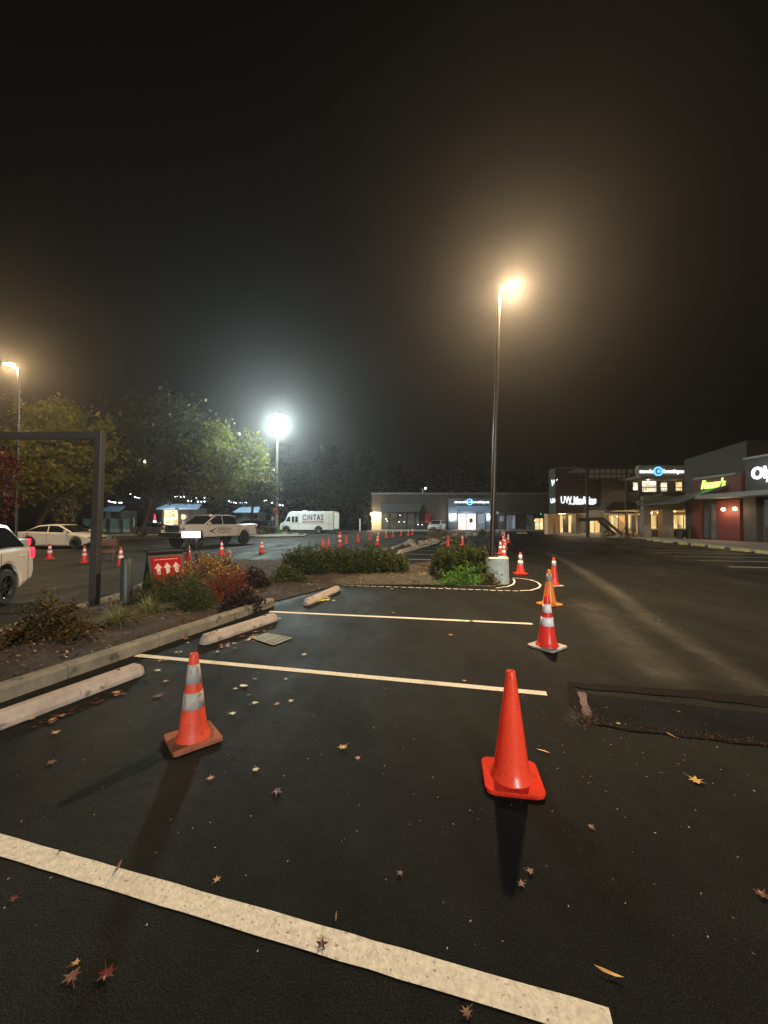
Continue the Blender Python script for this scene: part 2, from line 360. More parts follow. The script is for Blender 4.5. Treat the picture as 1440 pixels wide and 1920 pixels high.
# ground as one sheet, finely divided near the camera not needed (flat)
struct(MB().poly([(-300, -40, 0), (300, -40, 0), (300, 300, 0), (-300, 300, 0)]).build('ground', 'asphalt'))
asphalt('old_asphalt', (0.034, 0.034, 0.030), 0.70, 0.3)
struct(MB().poly([(-90, 3, 0), (-6.0, 3, 0), (-6.1, 9.5, 0), (-6.4, 12.6, 0), (-5, 13.8, 0), (.3, 13.6, 0), (1.3, 20, 0), (3.2, 27, 0), (7, 40, 0), (10.5, 50, 0), (12.5, 58.6, 0), (-2.6, 58.7, 0), (-2.7, 66, 0), (-90, 66, 0)], 0.0015).build('old_lane', 'old_asphalt'))
def gpoly(name, pxs, z, m): return struct(MB().poly([G(x, y, 0) for x, y in pxs], z).build(name, m))
def line(p0, p1, wd, m='line_paint', z=0.004, name='parking_line', jag=True):
    a = G(*p0); b = G(*p1); d = (b-a); L = d.length; d.normalize(); nn = Vector((-d.y, d.x, 0))
    k = max(2, int(L/0.12)); top = []; bot = []
    for i in range(k+1):
        j = (random.uniform(-1, 1)*0.002 if jag else 0)
        top.append(a+d*L*i/k+nn*(wd/2+j)); bot.append(a+d*L*i/k-nn*(wd/2+j))
    m_ = MB(); m_.add([(*p[:2], z) for p in top+bot], [(i, i+1, k+2+i, k+1+i) for i in range(k)])
    return struct(m_.build(name, m))
# three stall lines of the near bay
line((-120, 1549), (1150, 1926), 0.105)
line((256, 1229), (1025, 1301), 0.095)
line((505, 1147), (998, 1170), 0.095)
# worn lane streaks on the right (really paler asphalt)
def strip(pts, wds, z, m, name, sub=6):
    P = [G(x, y) for x, y in pts]; top = []; bot = []
    Q = []; W_ = []
    for i in range(len(P)-1):
        for k in range(sub):
            t = k/sub; Q.append(P[i].lerp(P[i+1], t)); W_.append(wds[i]*(1-t)+wds[i+1]*t)
    Q.append(P[-1]); W_.append(wds[-1])
    for i, q in enumerate(Q):
        d = (Q[min(i+1, len(Q)-1)]-Q[max(0, i-1)]).normalized(); nn = Vector((-d.y, d.x, 0))
        j = random.uniform(0.75, 1.25)
        top.append(q+nn*W_[i]/2*j); bot.append(q-nn*W_[i]/2*random.uniform(0.75, 1.25))
    k = len(Q); m_ = MB(); m_.add([(*p[:2], z) for p in top+bot], [(i, i+1, k+i+1, k+i) for i in range(k-1)])
    return struct(m_.build(name, m))
# worn streak with soft edges: material that mixes from transparent
wm = MATS['wear']; Nn = wm.node_tree.nodes; Lk = wm.node_tree.links
pr = Nn['Principled BSDF']; tr = Nn.new('ShaderNodeBsdfTransparent'); ms = Nn.new('ShaderNodeMixShader')
nn1 = Nn.new('ShaderNodeTexNoise'); nn1.inputs['Scale'].default_value = 2.2; nn1.inputs['Detail'].default_value = 9; nn1.inputs['Roughness'].default_value = 0.7
uvn = Nn.new('ShaderNodeUVMap'); uvn.uv_map = 'w'; sx = Nn.new('ShaderNodeSeparateXYZ'); Lk.new(uvn.outputs['UV'], sx.inputs['Vector'])
mth = Nn.new('ShaderNodeMath'); mth.operation = 'MULTIPLY_ADD'; Lk.new(nn1.outputs['Fac'], mth.inputs[0]); mth.inputs[1].default_value = 1.6; mth.inputs[2].default_value = -0.75
mt2 = Nn.new('ShaderNodeMath'); mt2.operation = 'ADD'; Lk.new(mth.outputs[0], mt2.inputs[0]); Lk.new(sx.outputs['X'], mt2.inputs[1])
mt3 = Nn.new('ShaderNodeMath'); mt3.operation = 'MULTIPLY'; mt3.use_clamp = True; Lk.new(mt2.outputs[0], mt3.inputs[0]); Lk.new(sx.outputs['X'], mt3.inputs[1])
mt3b = Nn.new('ShaderNodeMath'); mt3b.operation = 'MULTIPLY'; mt3b.use_clamp = True; Lk.new(mt3.outputs[0], mt3b.inputs[0]); mt3b.inputs[1].default_value = 0.9
tcc = Nn.new('ShaderNodeTexCoord'); Lk.new(tcc.outputs['Object'], nn1.inputs['Vector'])
Lk.new(mt3b.outputs[0], ms.inputs['Fac']); Lk.new(tr.outputs[0], ms.inputs[1]); Lk.new(pr.outputs[0], ms.inputs[2]); Lk.new(ms.outputs[0], Nn['Material Output'].inputs['Surface'])
def wear(pts, wds, name='worn_asphalt', z=0.003):
    P = [G(x, y) for x, y in pts]; Q = []; W_ = []
    for i in range(len(P)-1):
        for k in range(8):
            t = k/8; Q.append(P[i].lerp(P[i+1], t)); W_.append(wds[i]*(1-t)+wds[i+1]*t)
    Q.append(P[-1]); W_.append(wds[-1]); cols = 6; vs = []; us = []
    for i, q in enumerate(Q):
        d = (Q[min(i+1, len(Q)-1)]-Q[max(0, i-1)]).normalized(); nn = Vector((-d.y, d.x, 0))
        e = min(1, min(i, len(Q)-1-i)/5)
        for c in range(cols+1):
            t = c/cols*2-1; p = q+nn*t*W_[i]/2; vs.append((p.x, p.y, z)); us.append(e*(1-abs(t)**1.5))
    fs = [(i*(cols+1)+c, i*(cols+1)+c+1, (i+1)*(cols+1)+c+1, (i+1)*(cols+1)+c) for i in range(len(Q)-1) for c in range(cols)]
    m_ = MB(); m_.add(vs, fs); o = m_.build(name, 'wear'); uv = o.data.uv_layers.new(name='w')
    for l in o.data.loops: uv.data[l.index].uv = (us[l.vertex_index], 0)
    return struct(o)
wear([(1000, 1024), (1075, 1060), (1150, 1108), (1250, 1185), (1440, 1300), (1600, 1400)], [0.7, 0.8, 0.8, 0.9, 0.9, 0.9])
wear([(1060, 1110), (1130, 1160), (1220, 1240), (1330, 1330)], [1.6, 1.5, 1.3, 0.8], z=0.006)
wear([(1060, 1380), (1085, 1330), (1120, 1290)], [0.25, 0.3, 0.2], z=0.0035)
# sunken patch on the right: tar seam around a newer panel
gpoly('asphalt_patch', [(1088, 1300), (1470, 1342), (1470, 1398), (1300, 1377), (1112, 1352)], 0.004, 'asphalt_patch')
strip([(1065, 1284), (1150, 1292), (1300, 1303), (1480, 1322)], [0.13, 0.16, 0.22, 0.24], 0.009, 'tar', 'tar_seam')
strip([(1072, 1290), (1078, 1322), (1100, 1352)], [0.07, 0.09, 0.1], 0.012, 'tar', 'tar_seam')
strip([(1085, 1352), (1180, 1366), (1300, 1379), (1480, 1400)], [0.06, 0.08, 0.10, 0.09], 0.009, 'tar', 'tar_seam')
strip([(1090, 1300), (1102, 1345)], [0.07, 0.06], 0.015, 'purple_paint', 'painted_kerb_end')
# chalk dashes along the soil island front and round its end
cp = [(640, 1097)] + [(640+i*(975-640)/24, 1097.5+i*11/24) for i in range(1, 25)]
for i in range(0, 24):
    a = cp[i]; b = cp[i+1]; t = 0.72
    line(a, (a[0]+(b[0]-a[0])*t, a[1]+(b[1]-a[1])*t), 0.055, 'chalk', 0.005, 'chalk_mark')
arc = [(975, 1108), (995, 1107), (1009, 1103), (1014, 1098), (1008, 1092), (995, 1087.5), (978, 1085), (960, 1084)]
strip(arc, [0.05]*8, 0.006, 'chalk', 'chalk_mark', 3)
arc = [(962, 1086), (965, 1090), (962, 1096), (952, 1100), (930, 1103)]
strip(arc, [0.05]*5, 0.007, 'chalk', 'chalk_mark', 3)
# right-hand bay lines
for a, b in [((1205, 1031), (1330, 1034)), ((1231, 1036), (1480, 1040)), ((1264, 1043), (1480, 1047)), ((1309, 1051), (1500, 1055)), ((1367, 1063), (1520, 1066)), ((1148, 1024), (1200, 1026))]:
    line(a, b, 0.10, 'line_paint', 0.005)
# far bays, left and right of the median
for a, b in [((640, 1030), (716, 1031)), ((708, 1024), (752, 1024.5)), ((700, 1019.5), (765, 1020)), ((716, 1015.5), (775, 1016)), ((728, 1012.5), (780, 1013)), ((742, 1010), (786, 1010.3)), ((752, 1007.6), (790, 1008)), ((762, 1005.6), (795, 1006)),
             ((765, 1049), (818, 1050)), ((766, 1039), (818, 1040)), ((786, 1032), (822, 1032.6)), ((800, 1027), (922, 1028)), ((838, 1021.5), (922, 1022)), ((850, 1017), (925, 1017.4)), ((862, 1013.2), (925, 1013.5)), ((870, 1010.2), (925, 1010.4))]:
    line(a, b, 0.11, 'line_worn', 0.006, jag=False)
strip([(1010, 1016), (1130, 1021), (1250, 1028)], [0.8, 0.9, 0.9], 0.0025, 'tar', 'sealed_joint', 2)
# ------------------------------------------------------------ planting bed
bed = [(-260, 1402), (0, 1306), (515, 1129), (560, 1117), (640, 1097), (780, 1097), (930, 1101), (957, 1092), (948, 1072), (930, 1060), (800, 1056), (760, 1062), (600, 1052), (440, 1052), (330, 1058), (290, 1082), (225, 1122), (60, 1165), (-260, 1290)]
bedw = [G(x, y) for x, y in bed]
def inside(x, y, P):
    c = False; j = len(P)-1
    for i in range(len(P)):
        if (P[i].y > y) != (P[j].y > y) and x < (P[j].x-P[i].x)*(y-P[i].y)/(P[j].y-P[i].y)+P[i].x: c = not c
        j = i
    return c
def edge_d(x, y, P):
    best = 9; p = Vector((x, y))
    for i in range(len(P)):
        a = P[i].xy; b = P[(i+1) % len(P)].xy; t = max(0, min(1, (p-a).dot(b-a)/((b-a).length_squared+1e-9)))
        best = min(best, (p-(a+(b-a)*t)).length)
    return best
def soil_z(x, y):
    e = min(1, edge_d(x, y, bedw)/0.35)
    right = max(0, min(1, (x+1)/2))
    return 0.012+e*(0.075+0.06*noise.noise(Vector((x*1.5, y*1.5, 0)))+0.025*noise.noise(Vector((x*7, y*7, 3)))+0.10*right*abs(noise.noise(Vector((x*2.3, y*2.3, 8)))))
x0, x1 = min(p.x for p in bedw), max(p.x for p in bedw); y0, y1 = min(p.y for p in bedw), max(p.y for p in bedw)
st = 0.07; idx = {}; vs = []; fs = []; fs2 = []
def vid(i, j):
    if (i, j) not in idx:
        x = x0+i*st; y = y0+j*st; idx[(i, j)] = len(vs); vs.append((x, y, soil_z(x, y)))
    return idx[(i, j)]
for i in range(int((x1-x0)/st)):
    for j in range(int((y1-y0)/st)):
        if inside(x0+(i+.5)*st, y0+(j+.5)*st, bedw):
            bx, by = x0+(i+.5)*st, y0+(j+.5)*st
            q_ = (vid(i, j), vid(i+1, j), vid(i+1, j+1), vid(i, j+1))
            (fs2 if bx > -1.2+.5*noise.noise(Vector((by*2, bx, 1))) and by < 11.7+.7*noise.noise(Vector((bx*1.6, by*1.6, 4))) else fs).append(q_)
m_ = MB(); m_.add(vs, fs); struct(m_.build('planting_bed', 'soil', smooth=True))
m_ = MB(); m_.add(vs, fs2); struct(m_.build('bare_earth', 'earth', smooth=True))
def flake(m_, p, s, flat=0.5):
    a = random.uniform(0, 6.28); el = random.uniform(0.35, 1)
    d = Vector((math.cos(a), math.sin(a), random.uniform(-flat, flat))).normalized(); e = d.cross(Vector((random.uniform(-.4, .4), random.uniform(-.4, .4), 1))).normalized()
    m_.add([p-d*s, p-e*s*el*.6, p+d*s, p+e*s*el*.6], [(0, 1, 2, 3)])
chips = MB(); pale = MB(); brt = MB(); ylv = MB(); k = 0
while k < 15000:
    x = random.uniform(max(x0, -7), x1); y = random.uniform(y0, y1)
    if not inside(x, y, bedw): continue
    k += 1; z = soil_z(x, y)+random.uniform(0.004, 0.02)
    rt = x > -0.7
    if random.random() < (0.75 if rt and y < 11.6 else 0.3 if rt else 0.05): flake(pale, Vector((x, y, z+0.006)), random.uniform(0.008, 0.035))
    else: flake(chips, Vector((x, y, z)), random.uniform(0.012, 0.035))
    if random.random() < 0.035: flake(brt, Vector((x, y, z+0.015)), random.uniform(0.012, 0.028))
    if random.random() < 0.03: flake(ylv, Vector((x, y, z+0.015)), random.uniform(0.02, 0.045))
stuff(chips.build('bark_mulch', 'bark_chips'), 'dark bark mulch covering the planting bed', 'mulch')
stuff(pale.build('wood_chips', 'pale_chips'), 'pale wood chips and gravel at the bed end', 'chips')
stuff(brt.build('pale_litter', 'bright_bits'), 'small pale leaf bits caught in the planting bed', 'litter')
stuff(ylv.build('leaf_litter', 'fl_brown'), 'brown dry leaves scattered through the planting bed', 'litter')
# scattered tiny debris on the tarmac
db = MB()
for i in range(380):
    px = random.uniform(0, 1440); py = 1100+random.random()**1.6*700
    if random.random() < 0.5: px = random.gauss(1180, 160); py = random.uniform(1100, 1560)
    p = G(px, py)
    if inside(p.x, p.y, bedw): continue
    flake(db, Vector((p.x, p.y, 0.008)), random.uniform(0.0025, 0.008)*(1 if p.y < 6 else 1.7), 0.15)
stuff(db.build('small_debris', 'bright_bits'), 'tiny pale bits of leaf and grit over the asphalt', 'debris')
gr = MB()
for i in range(300):
    t = random.random(); a = G(1085+t*370, 1354+t*43+random.gauss(0, 5))
    gr.box((a.x, a.y, 0.011), [random.uniform(0.002, 0.007)]*3, random.uniform(0, 3), random.uniform(0, 3))
for i in range(260):
    a = G(random.gauss(1098, 12), random.gauss(1346, 10)); gr.box((a.x, a.y, 0.014), [random.uniform(0.002, 0.009)]*3, random.uniform(0, 3), random.uniform(0, 3))
stuff(gr.build('loose_grit', 'bark_chips'), 'loose crumbled asphalt grit along the sunken patch edge', 'grit')
# sticks in the bed
for a, b, lab in [((800, 1080), (832, 1089), 'broken pale stick lying in the soil left of the short hedge'), ((822, 1075), (840, 1079), 'short stick poking out under the short hedge'), ((775, 1088), (795, 1095), 'pale splintered stick at the front edge of the bed')]:
    p = G(*a, 0.12); q = G(*b, 0.10); m_ = MB().tube(p, q, 0.018, 0.012, 8)
    tag(m_.build('stick', 'dry_twigs', smooth=True), lab, 'stick', 'sticks in the planting bed')
# kerbs
def beam(pts, wd, h, z0=0.0, m='kerb_conc', name='kerb', ch=0.03):
    P = [G(x, y) for x, y in pts]; k = len(P); prof = [(-wd/2, 0), (-wd/2, h-ch), (-wd/2+ch, h), (wd/2-ch, h), (wd/2, h-ch), (wd/2, 0)]
    vs = []
    for i, q in enumerate(P):
        d = (P[min(i+1, k-1)]-P[max(0, i-1)]).normalized(); nn = Vector((-d.y, d.x, 0))
        for u, z in prof: vs.append((q+nn*(u+wd/2))+Vector((0, 0, z+z0)))
    fs = [(i*6+j, i*6+j+1, (i+1)*6+j+1, (i+1)*6+j) for i in range(k-1) for j in range(5)]+[tuple(range(6)), tuple(range((k-1)*6, k*6))]
    m_ = MB(); m_.add(vs, fs); return m_.build(name, m, bevel=0.008)
def dens(pts, n=6):
    o = []
    for i in range(len(pts)-1):
        for k in range(n): o.append((pts[i][0]+(pts[i+1][0]-pts[i][0])*k/n, pts[i][1]+(pts[i+1][1]-pts[i][1])*k/n))
    return o+[pts[-1]]
kp = [(-300, 1420), (0, 1318), (128, 1272.5), (300, 1211.5), (410, 1173), (515, 1136)]
for i in range(5):
    a, b = kp[i], kp[i+1]; struct(beam([a, (b[0]-(b[0]-a[0])*.006, b[1]-(b[1]-a[1])*.006)], 0.16, 0.15))
struct(beam([(300, 1083), (225, 1121), (150, 1144), (50, 1174), (0, 1192), (-60, 1215)], 0.14, 0.13))
# ------------------------------------------------------------ foliage helpers
def leaf_add(m_, p, s, nrm=None, el=0.55):
    d = Vector((random.gauss(0, 1), random.gauss(0, 1), random.gauss(0, 0.7))).normalized()
    n2 = nrm if nrm else Vector((random.gauss(0, 1), random.gauss(0, 1), random.gauss(0.6, 1))).normalized()
    e = d.cross(n2)
    if e.length < 0.05: e = d.orthogonal()
    e.normalize(); d2 = d*s
    m_.add([p-d2*.5, p+e*s*el*.5+d2*.1, p+d2*.5, p-e*s*el*.5+d2*.1], [(0, 1, 2, 3)])
def bush_mb(m_, c, rx, ry, h, n, s, lump=0.25, base=0.0, el=0.55, seed=0, up=False, boxy=1.0):
    k = 0
    while k < n:
        a = random.uniform(0, 2*math.pi); u = random.uniform(-0.25, 1); rr = math.sqrt(max(0, 1-max(0, u)**2))
        q = Vector((math.cos(a)*rr, math.sin(a)*rr, max(0, u)))
        if boxy != 1.0:
            q = Vector([math.copysign(abs(t)**boxy, t) for t in q])
        f = 1+lump*noise.noise(q*2.6+Vector((seed, seed*1.7, 0)))*1.6+0.3*lump*noise.noise(q*8+Vector((seed, 0, 5)))
        dpt = random.random()**0.45
        p = Vector((c[0]+q.x*rx*f*dpt, c[1]+q.y*ry*f*dpt, c[2]+base+(h-base)*max(0.02, (q.z*f if u > 0 else random.random()*0.5))*(dpt*0.5+0.5)))
        k += 1
        if noise.noise(p*6) > 0.3: continue
        leaf_add(m_, p, s*random.uniform(0.6, 1.3), None if not up else Vector((random.gauss(0, .3), random.gauss(0, .3), 1)).normalized(), el)
def bush(name, px, py, wpx, toppy, n, s, m, label, cat='shrub', group=None, ryf=0.8, lump=0.25, el=0.55, seed=0, boxy=1.0, back=0.5, stems=True, base=0.0):
    g = G(px, py); d = g.y; rx = wpx/2/F*d; ry = rx*ryf
    cy = g.y+ry*back; cx = g.x*cy/g.y; h = H-(toppy-975)/F*cy
    m_ = MB(); bush_mb(m_, (0, 0, 0), rx, ry, h, n, s, lump, base, el, seed, False, boxy)
    r = empty(name, (cx, cy, 0), 0, label, cat, group)
    m_.build('foliage', m, r)
    if stems:
        t = MB().tube((0, 0, -.02), (0, 0, .05), .06+max(rx, ry)*.1, .05+max(rx, ry)*.09, 8)
        for i in range(7):
            a = random.uniform(0, 6.28); q = Vector((math.cos(a)*rx*.6, math.sin(a)*ry*.6, h*.65)); t.tube((q.x*.12, q.y*.12, 0), q, 0.012, 0.005, 5)
        t.build('stem', 'trunk', r)
    return r
# long hedge & short hedge
def hedge(name, px0, px1, pyb, pyt, n, s, label, depth=1.0, seed=1):
    a = G(px0, pyb); b = G(px1, pyb); cx = (a.x+b.x)/2; cy = a.y+depth/2
    h = H-(pyt-975)/F*cy; r = empty(name, (cx, cy, 0), 0, label, 'hedge')
    m_ = MB(); L = (b.x-a.x); nl = max(2, int(L/0.42))
    for i in range(nl):
        t = (i+.5)/nl
        hh = h*(0.86+0.2*noise.noise(Vector((i*1.7, seed, 0.3)))+0.08*math.sin(math.pi*t))*(0.86 if i in (0, nl-1) else 1)
        bush_mb(m_, (-L/2+L*t+random.uniform(-.04, .04), random.uniform(-.06, .06), 0), L/nl*0.72, depth/2*random.uniform(.9, 1.1), hh, n//nl, s, 0.3, 0.12, 0.6, i*3.1+seed, False, 0.75)
    m_.build('foliage', 'leaf_hedge', r)
    t = MB()
    for i in range(nl*3):
        x = -L/2+L*random.random(); t.tube((x, random.uniform(-.2, .2), 0), (x+random.uniform(-.15, .15), random.uniform(-.3, .3), h*.7), 0.014, 0.006, 5)
    t.build('stem', 'trunk', r); return r
hedge('hedge', 528, 762, 1082, 1022, 34000, 0.06, 'long dark green hedge across the back of the planting bed', 1.3, 1)
hedge('hedge', 820, 938, 1091, 1012, 24000, 0.06, 'short dark clipped hedge beside the pale concrete lamp footing', 1.15, 6)
bush('ground_cover_plant', 872, 1098, 96, 1063, 2600, 0.055, 'leaf_bright', 'bright green leafy plant growing under the front of the short hedge', 'plant', ryf=0.18, lump=0.5, seed=3, back=0.2)
bush('ground_cover_plant', 826, 1094, 40, 1068, 500, 0.045, 'leaf_hedge', 'small low green plant at the left foot of the short hedge', 'plant', ryf=0.3, lump=0.5, seed=8, back=0.2)
bush('pale_ivy', 918, 1099, 34, 1066, 900, 0.05, 'leaf_mixed', 'pale straggly plant climbing against the lamp footing', 'plant', ryf=0.4, lump=0.5, seed=9, back=0.2)
# left bed planting
bush('autumn_shrub', 395, 1112, 132, 1040, 6840, 0.072, 'leaf_gold', 'golden orange autumn shrub right of the red sandwich board', group='autumn shrubs in the bed', seed=2, lump=0.45)
bush('autumn_shrub', 345, 1086, 49, 1042, 1900, 0.058, 'leaf_scarlet', 'small scarlet shrub touching the red sandwich board', group='autumn shrubs in the bed', seed=5, lump=0.4)
bush('autumn_shrub', 372, 1128, 100, 1068, 4940, 0.065, 'leaf_mixed', 'olive and yellow leafy shrub in front of the golden shrub', group='autumn shrubs in the bed', seed=12, lump=0.45)
bush('autumn_shrub', 434, 1128, 64, 1062, 3610, 0.058, 'leaf_orange', 'rusty orange feathery shrub in the middle of the bed', group='autumn shrubs in the bed', seed=13, lump=0.4, el=0.3)
bush('autumn_shrub', 388, 1137, 67, 1084, 2660, 0.058, 'leaf_orange', 'low rusty orange shrub between the junipers and golden shrub', group='autumn shrubs in the bed', seed=14, lump=0.4, el=0.3)
bush('dark_shrub', 420, 1080, 51, 1048, 2090, 0.065, 'leaf_plum', 'dark purple shrub behind the golden shrub', group='dark shrubs', seed=15)
bush('dark_shrub', 470, 1110, 67, 1064, 2660, 0.065, 'leaf_plum', 'dark shrub left of the long hedge', group='dark shrubs', seed=16)
bush('dark_shrub', 493, 1106, 38, 1078, 1330, 0.052, 'leaf_bronze', 'small bronze ball shrub near the kerb end', group='dark shrubs', seed=17)
bush('dark_shrub', 455, 1150, 80, 1103, 2850, 0.058, 'leaf_plum', 'low dark shrub leaning over the kerb below the rusty shrub', group='dark shrubs', seed=18)
bush('dark_shrub', 540, 1098, 78, 1062, 2850, 0.065, 'leaf_hedge', 'low dark green shrub at the left foot of the long hedge', group='dark shrubs', seed=19)
bush('juniper', 300, 1140, 103, 1078, 8740, 0.072, 'leaf_juniper', 'green spreading juniper under the red sandwich board', 'shrub', 'green junipers in the bed', seed=20, lump=0.4, el=0.16)
bush('juniper', 368, 1152, 78, 1090, 6460, 0.072, 'leaf_juniper', 'smaller green juniper right of the larger one by the kerb', 'shrub', 'green junipers in the bed', seed=21, lump=0.4, el=0.16)
bush('bronze_shrub', 90, 1215, 150, 1132, 8200, 0.058, 'leaf_bronze', 'bronze leaved shrub left of the steel frame post', seed=22, lump=0.5)
def grass(px, py, label, n=240, L=0.62):
    g = G(px, py); r = empty('grass_tuft', (g.x, g.y, 0.06), 0, label, 'grass plant', 'ornamental grass tufts'); m_ = MB()
    for i in range(n):
        a = random.uniform(0, 6.28); ln = L*random.uniform(.6, 1.1); b = Vector((random.gauss(0, .03), random.gauss(0, .03), 0)); lean = random.uniform(.2, 1)
        d = Vector((math.cos(a), math.sin(a), 0)); sd = Vector((-d.y, d.x, 0))*0.0075; pts = []
        for k in range(6):
            t = k/5; pts.append(b+d*ln*lean*t+Vector((0, 0, ln*(0.75*t-0.95*lean*t*t*0.75))))
        for k in range(5):
            w0 = 1-k/5*.8; w1 = 1-(k+1)/5*.85; m_.add([pts[k]-sd*w0, pts[k]+sd*w0, pts[k+1]+sd*w1, pts[k+1]-sd*w1], [(0, 1, 2, 3)])
    m_.build('foliage', 'blade', r)
grass(222, 1178, 'arching grass tuft right beside the steel frame post'); grass(282, 1160, 'arching grass tuft in front of the big juniper'); 
# red leaved tree at the left edge, near
def tree(name, base, crown_c, cr_, nleaf, s, m, label, trunk_r=0.2, clumps=40, group=None, seed=0, gaps=0.28, fork=0.3):
    rnd = random.Random(seed); r = empty(name, base, 0, label, 'tree', group); b = Vector(base); c = Vector(crown_c)-b
    t = MB(); top = Vector((c.x*.6, c.y*.6, c.z-cr_[2]*fork)); prev = Vector((0, 0, 0)); pr_ = trunk_r
    for k in range(1, 5):
        q = top*(k/4)+Vector((rnd.gauss(0, .05), rnd.gauss(0, .05), 0))*trunk_r*4; t.tube(prev, q, pr_, trunk_r*(1-.12*k), 10, False); prev = q; pr_ = trunk_r*(1-.12*k)
    cl = []
    for i in range(clumps):
        while True:
            q = Vector((rnd.uniform(-1, 1), rnd.uniform(-1, 1), rnd.uniform(-1, 1)))
            if 0.35 < q.length < 1: break
        cl.append((Vector((q.x*cr_[0], q.y*cr_[1], q.z*cr_[2]))*0.86+c, rnd.uniform(.22, .38)))
    for i in range(0, clumps, 3):
        p = cl[i][0]; mid = prev.lerp(p, .5)+Vector((rnd.gauss(0, .2), rnd.gauss(0, .2), rnd.uniform(0, .4)))
        t.tube(prev, mid, trunk_r*.45, trunk_r*.25, 6, False); t.tube(mid, p, trunk_r*.25, trunk_r*.06, 6, False)
    t.build('trunk', 'trunk', r, smooth=True)
    m_ = MB(); rm = (cr_[0]+cr_[1]+cr_[2])/3; k = 0
    while k < nleaf:
        p0, rr = cl[rnd.randrange(clumps)]
        p = p0+Vector((random.gauss(0, 1), random.gauss(0, 1), random.gauss(0, .7)))*rm*rr*.55; k += 1
        if noise.noise(p*(3.4/rm)+Vector((seed, 0, 0)))+.6*noise.noise(p*(9/rm)+Vector((seed, 4, 0))) > gaps-.22: continue
        if p.z+b.z < 0.4: continue
        leaf_add(m_, p, s*random.uniform(.6, 1.3), None, .7)
    m_.build('crown', m, r); return r
def tpos(px, y): return (HY(px, 975, y).x, y, 0)
q = HY(-20, 900, 8.6)
tree('maple_tree', (q.x-0.6, 8.6, 0), (q.x-0.15, 8.6, 2.75), (0.95, 0.9, 1.3), 5200, 0.075, 'leaf_red', 'red leaved young tree at the left edge beside the white car', 0.05, 36, seed=4, gaps=0.2)
# big trees on the left
def bigtree(px, y, pxl, pxr, pyt, pyb, n, s, m, label, seed, tr=0.25):
    a = HY(pxl, pyt, y); b_ = HY(pxr, pyb, y); cx = (a.x+b_.x)/2; rx = (b_.x-a.x)/2; rz = (a.z-b_.z)/2; cz = (a.z+b_.z)/2
    return tree('broadleaf_tree', tpos(px, y), (cx, y, cz), (rx, rx*.8, rz), n, s, m, label, tr, 60, 'tall broadleaf trees on the left', seed, 0.3, 0.9)
bigtree(60, 34, 20, 225, 745, 945, 20000, 0.36, 'leaf_green', 'yellow green tree standing behind the steel frame post', 31)
bigtree(265, 40, 205, 400, 732, 948, 21000, 0.38, 'leaf_olive', 'tallest olive tree between the post and the white pickup', 32)
bigtree(375, 42, 330, 500, 790, 950, 16000, 0.36, 'leaf_green', 'low spreading green tree above the white pickup', 33)
bigtree(470, 46, 420, 530, 860, 955, 7000, 0.28, 'leaf_olive', 'smaller tree right of the pickup near the tall white lamp', 34)
bigtree(110, 48, 95, 145, 915, 985, 2200, 0.25, 'leaf_gold', 'small golden tree far behind the white saloon', 35, 0.12)
bigtree(-60, 44, -140, 60, 850, 985, 6000, 0.3, 'leaf_red', 'dark reddish tree at the far left edge', 36)
# far wood
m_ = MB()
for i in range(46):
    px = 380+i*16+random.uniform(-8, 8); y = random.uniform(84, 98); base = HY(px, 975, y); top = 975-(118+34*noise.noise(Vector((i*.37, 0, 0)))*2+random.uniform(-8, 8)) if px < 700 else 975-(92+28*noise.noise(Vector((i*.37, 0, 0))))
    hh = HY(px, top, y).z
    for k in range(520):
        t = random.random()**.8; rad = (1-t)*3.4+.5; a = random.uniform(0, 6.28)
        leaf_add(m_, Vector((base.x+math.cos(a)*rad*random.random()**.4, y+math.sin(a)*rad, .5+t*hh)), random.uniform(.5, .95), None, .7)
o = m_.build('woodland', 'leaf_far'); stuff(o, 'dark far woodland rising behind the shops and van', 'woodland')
# ------------------------------------------------------------ wheel stops
def stop_at(p0, p1, label, m='stop_conc', group='concrete wheel stops', wd=0.15, h=0.12):
    a = G(*p0); b = G(*p1); d = b-a; L = d.length; rz = math.atan2(d.y, d.x); c = (a+b)/2
    prof = [(-wd/2, 0), (-wd/2, h*.35), (-wd*.30, h), (wd*.30, h), (wd/2, h*.35), (wd/2, 0)]; vs = []
    for x, sc in ((-L/2, .55), (-L/2+.06, 1), (L/2-.06, 1), (L/2, .55)):
        for u, z in prof: vs.append((x, u*(sc if sc < 1 else 1), z*(0.62 if sc < 1 else 1)))
    fs = [(i*6+j, i*6+j+1, (i+1)*6+j+1, (i+1)*6+j) for i in range(3) for j in range(6-1)]+[(i*6+5, i*6, (i+1)*6, (i+1)*6+5) for i in range(3)]+[tuple(range(6)), tuple(range(18, 24))]
    m_ = MB(); m_.add(vs, fs); o = m_.build('wheel_stop', m, bevel=0.012); o.location = (c.x, c.y, 0.003); o.rotation_euler = (0, 0, rz)
    for sx in (-1, 1): MB().lathe([(0, h+.004), (.016, h+.004), (.020, h-.01)], 10, o=(sx*L*.33, 0, 0)).build('anchor_pin', 'tar', o)
    return tag(o, label, 'wheel stop', group)
stop_at((-95, 1400), (266, 1263), 'concrete wheel stop at the left edge beside the dirty striped cone', wd=.17, h=.13)
stop_at((378, 1210), (517, 1163), 'concrete wheel stop beside the storm drain grate', wd=.17, h=.13)
stop_at((572, 1136), (634, 1107), 'concrete wheel stop with yellow leaves against it', wd=.16)
names = ['nearest', 'second', 'third', 'fourth', 'fifth', 'sixth', 'seventh', 'eighth']
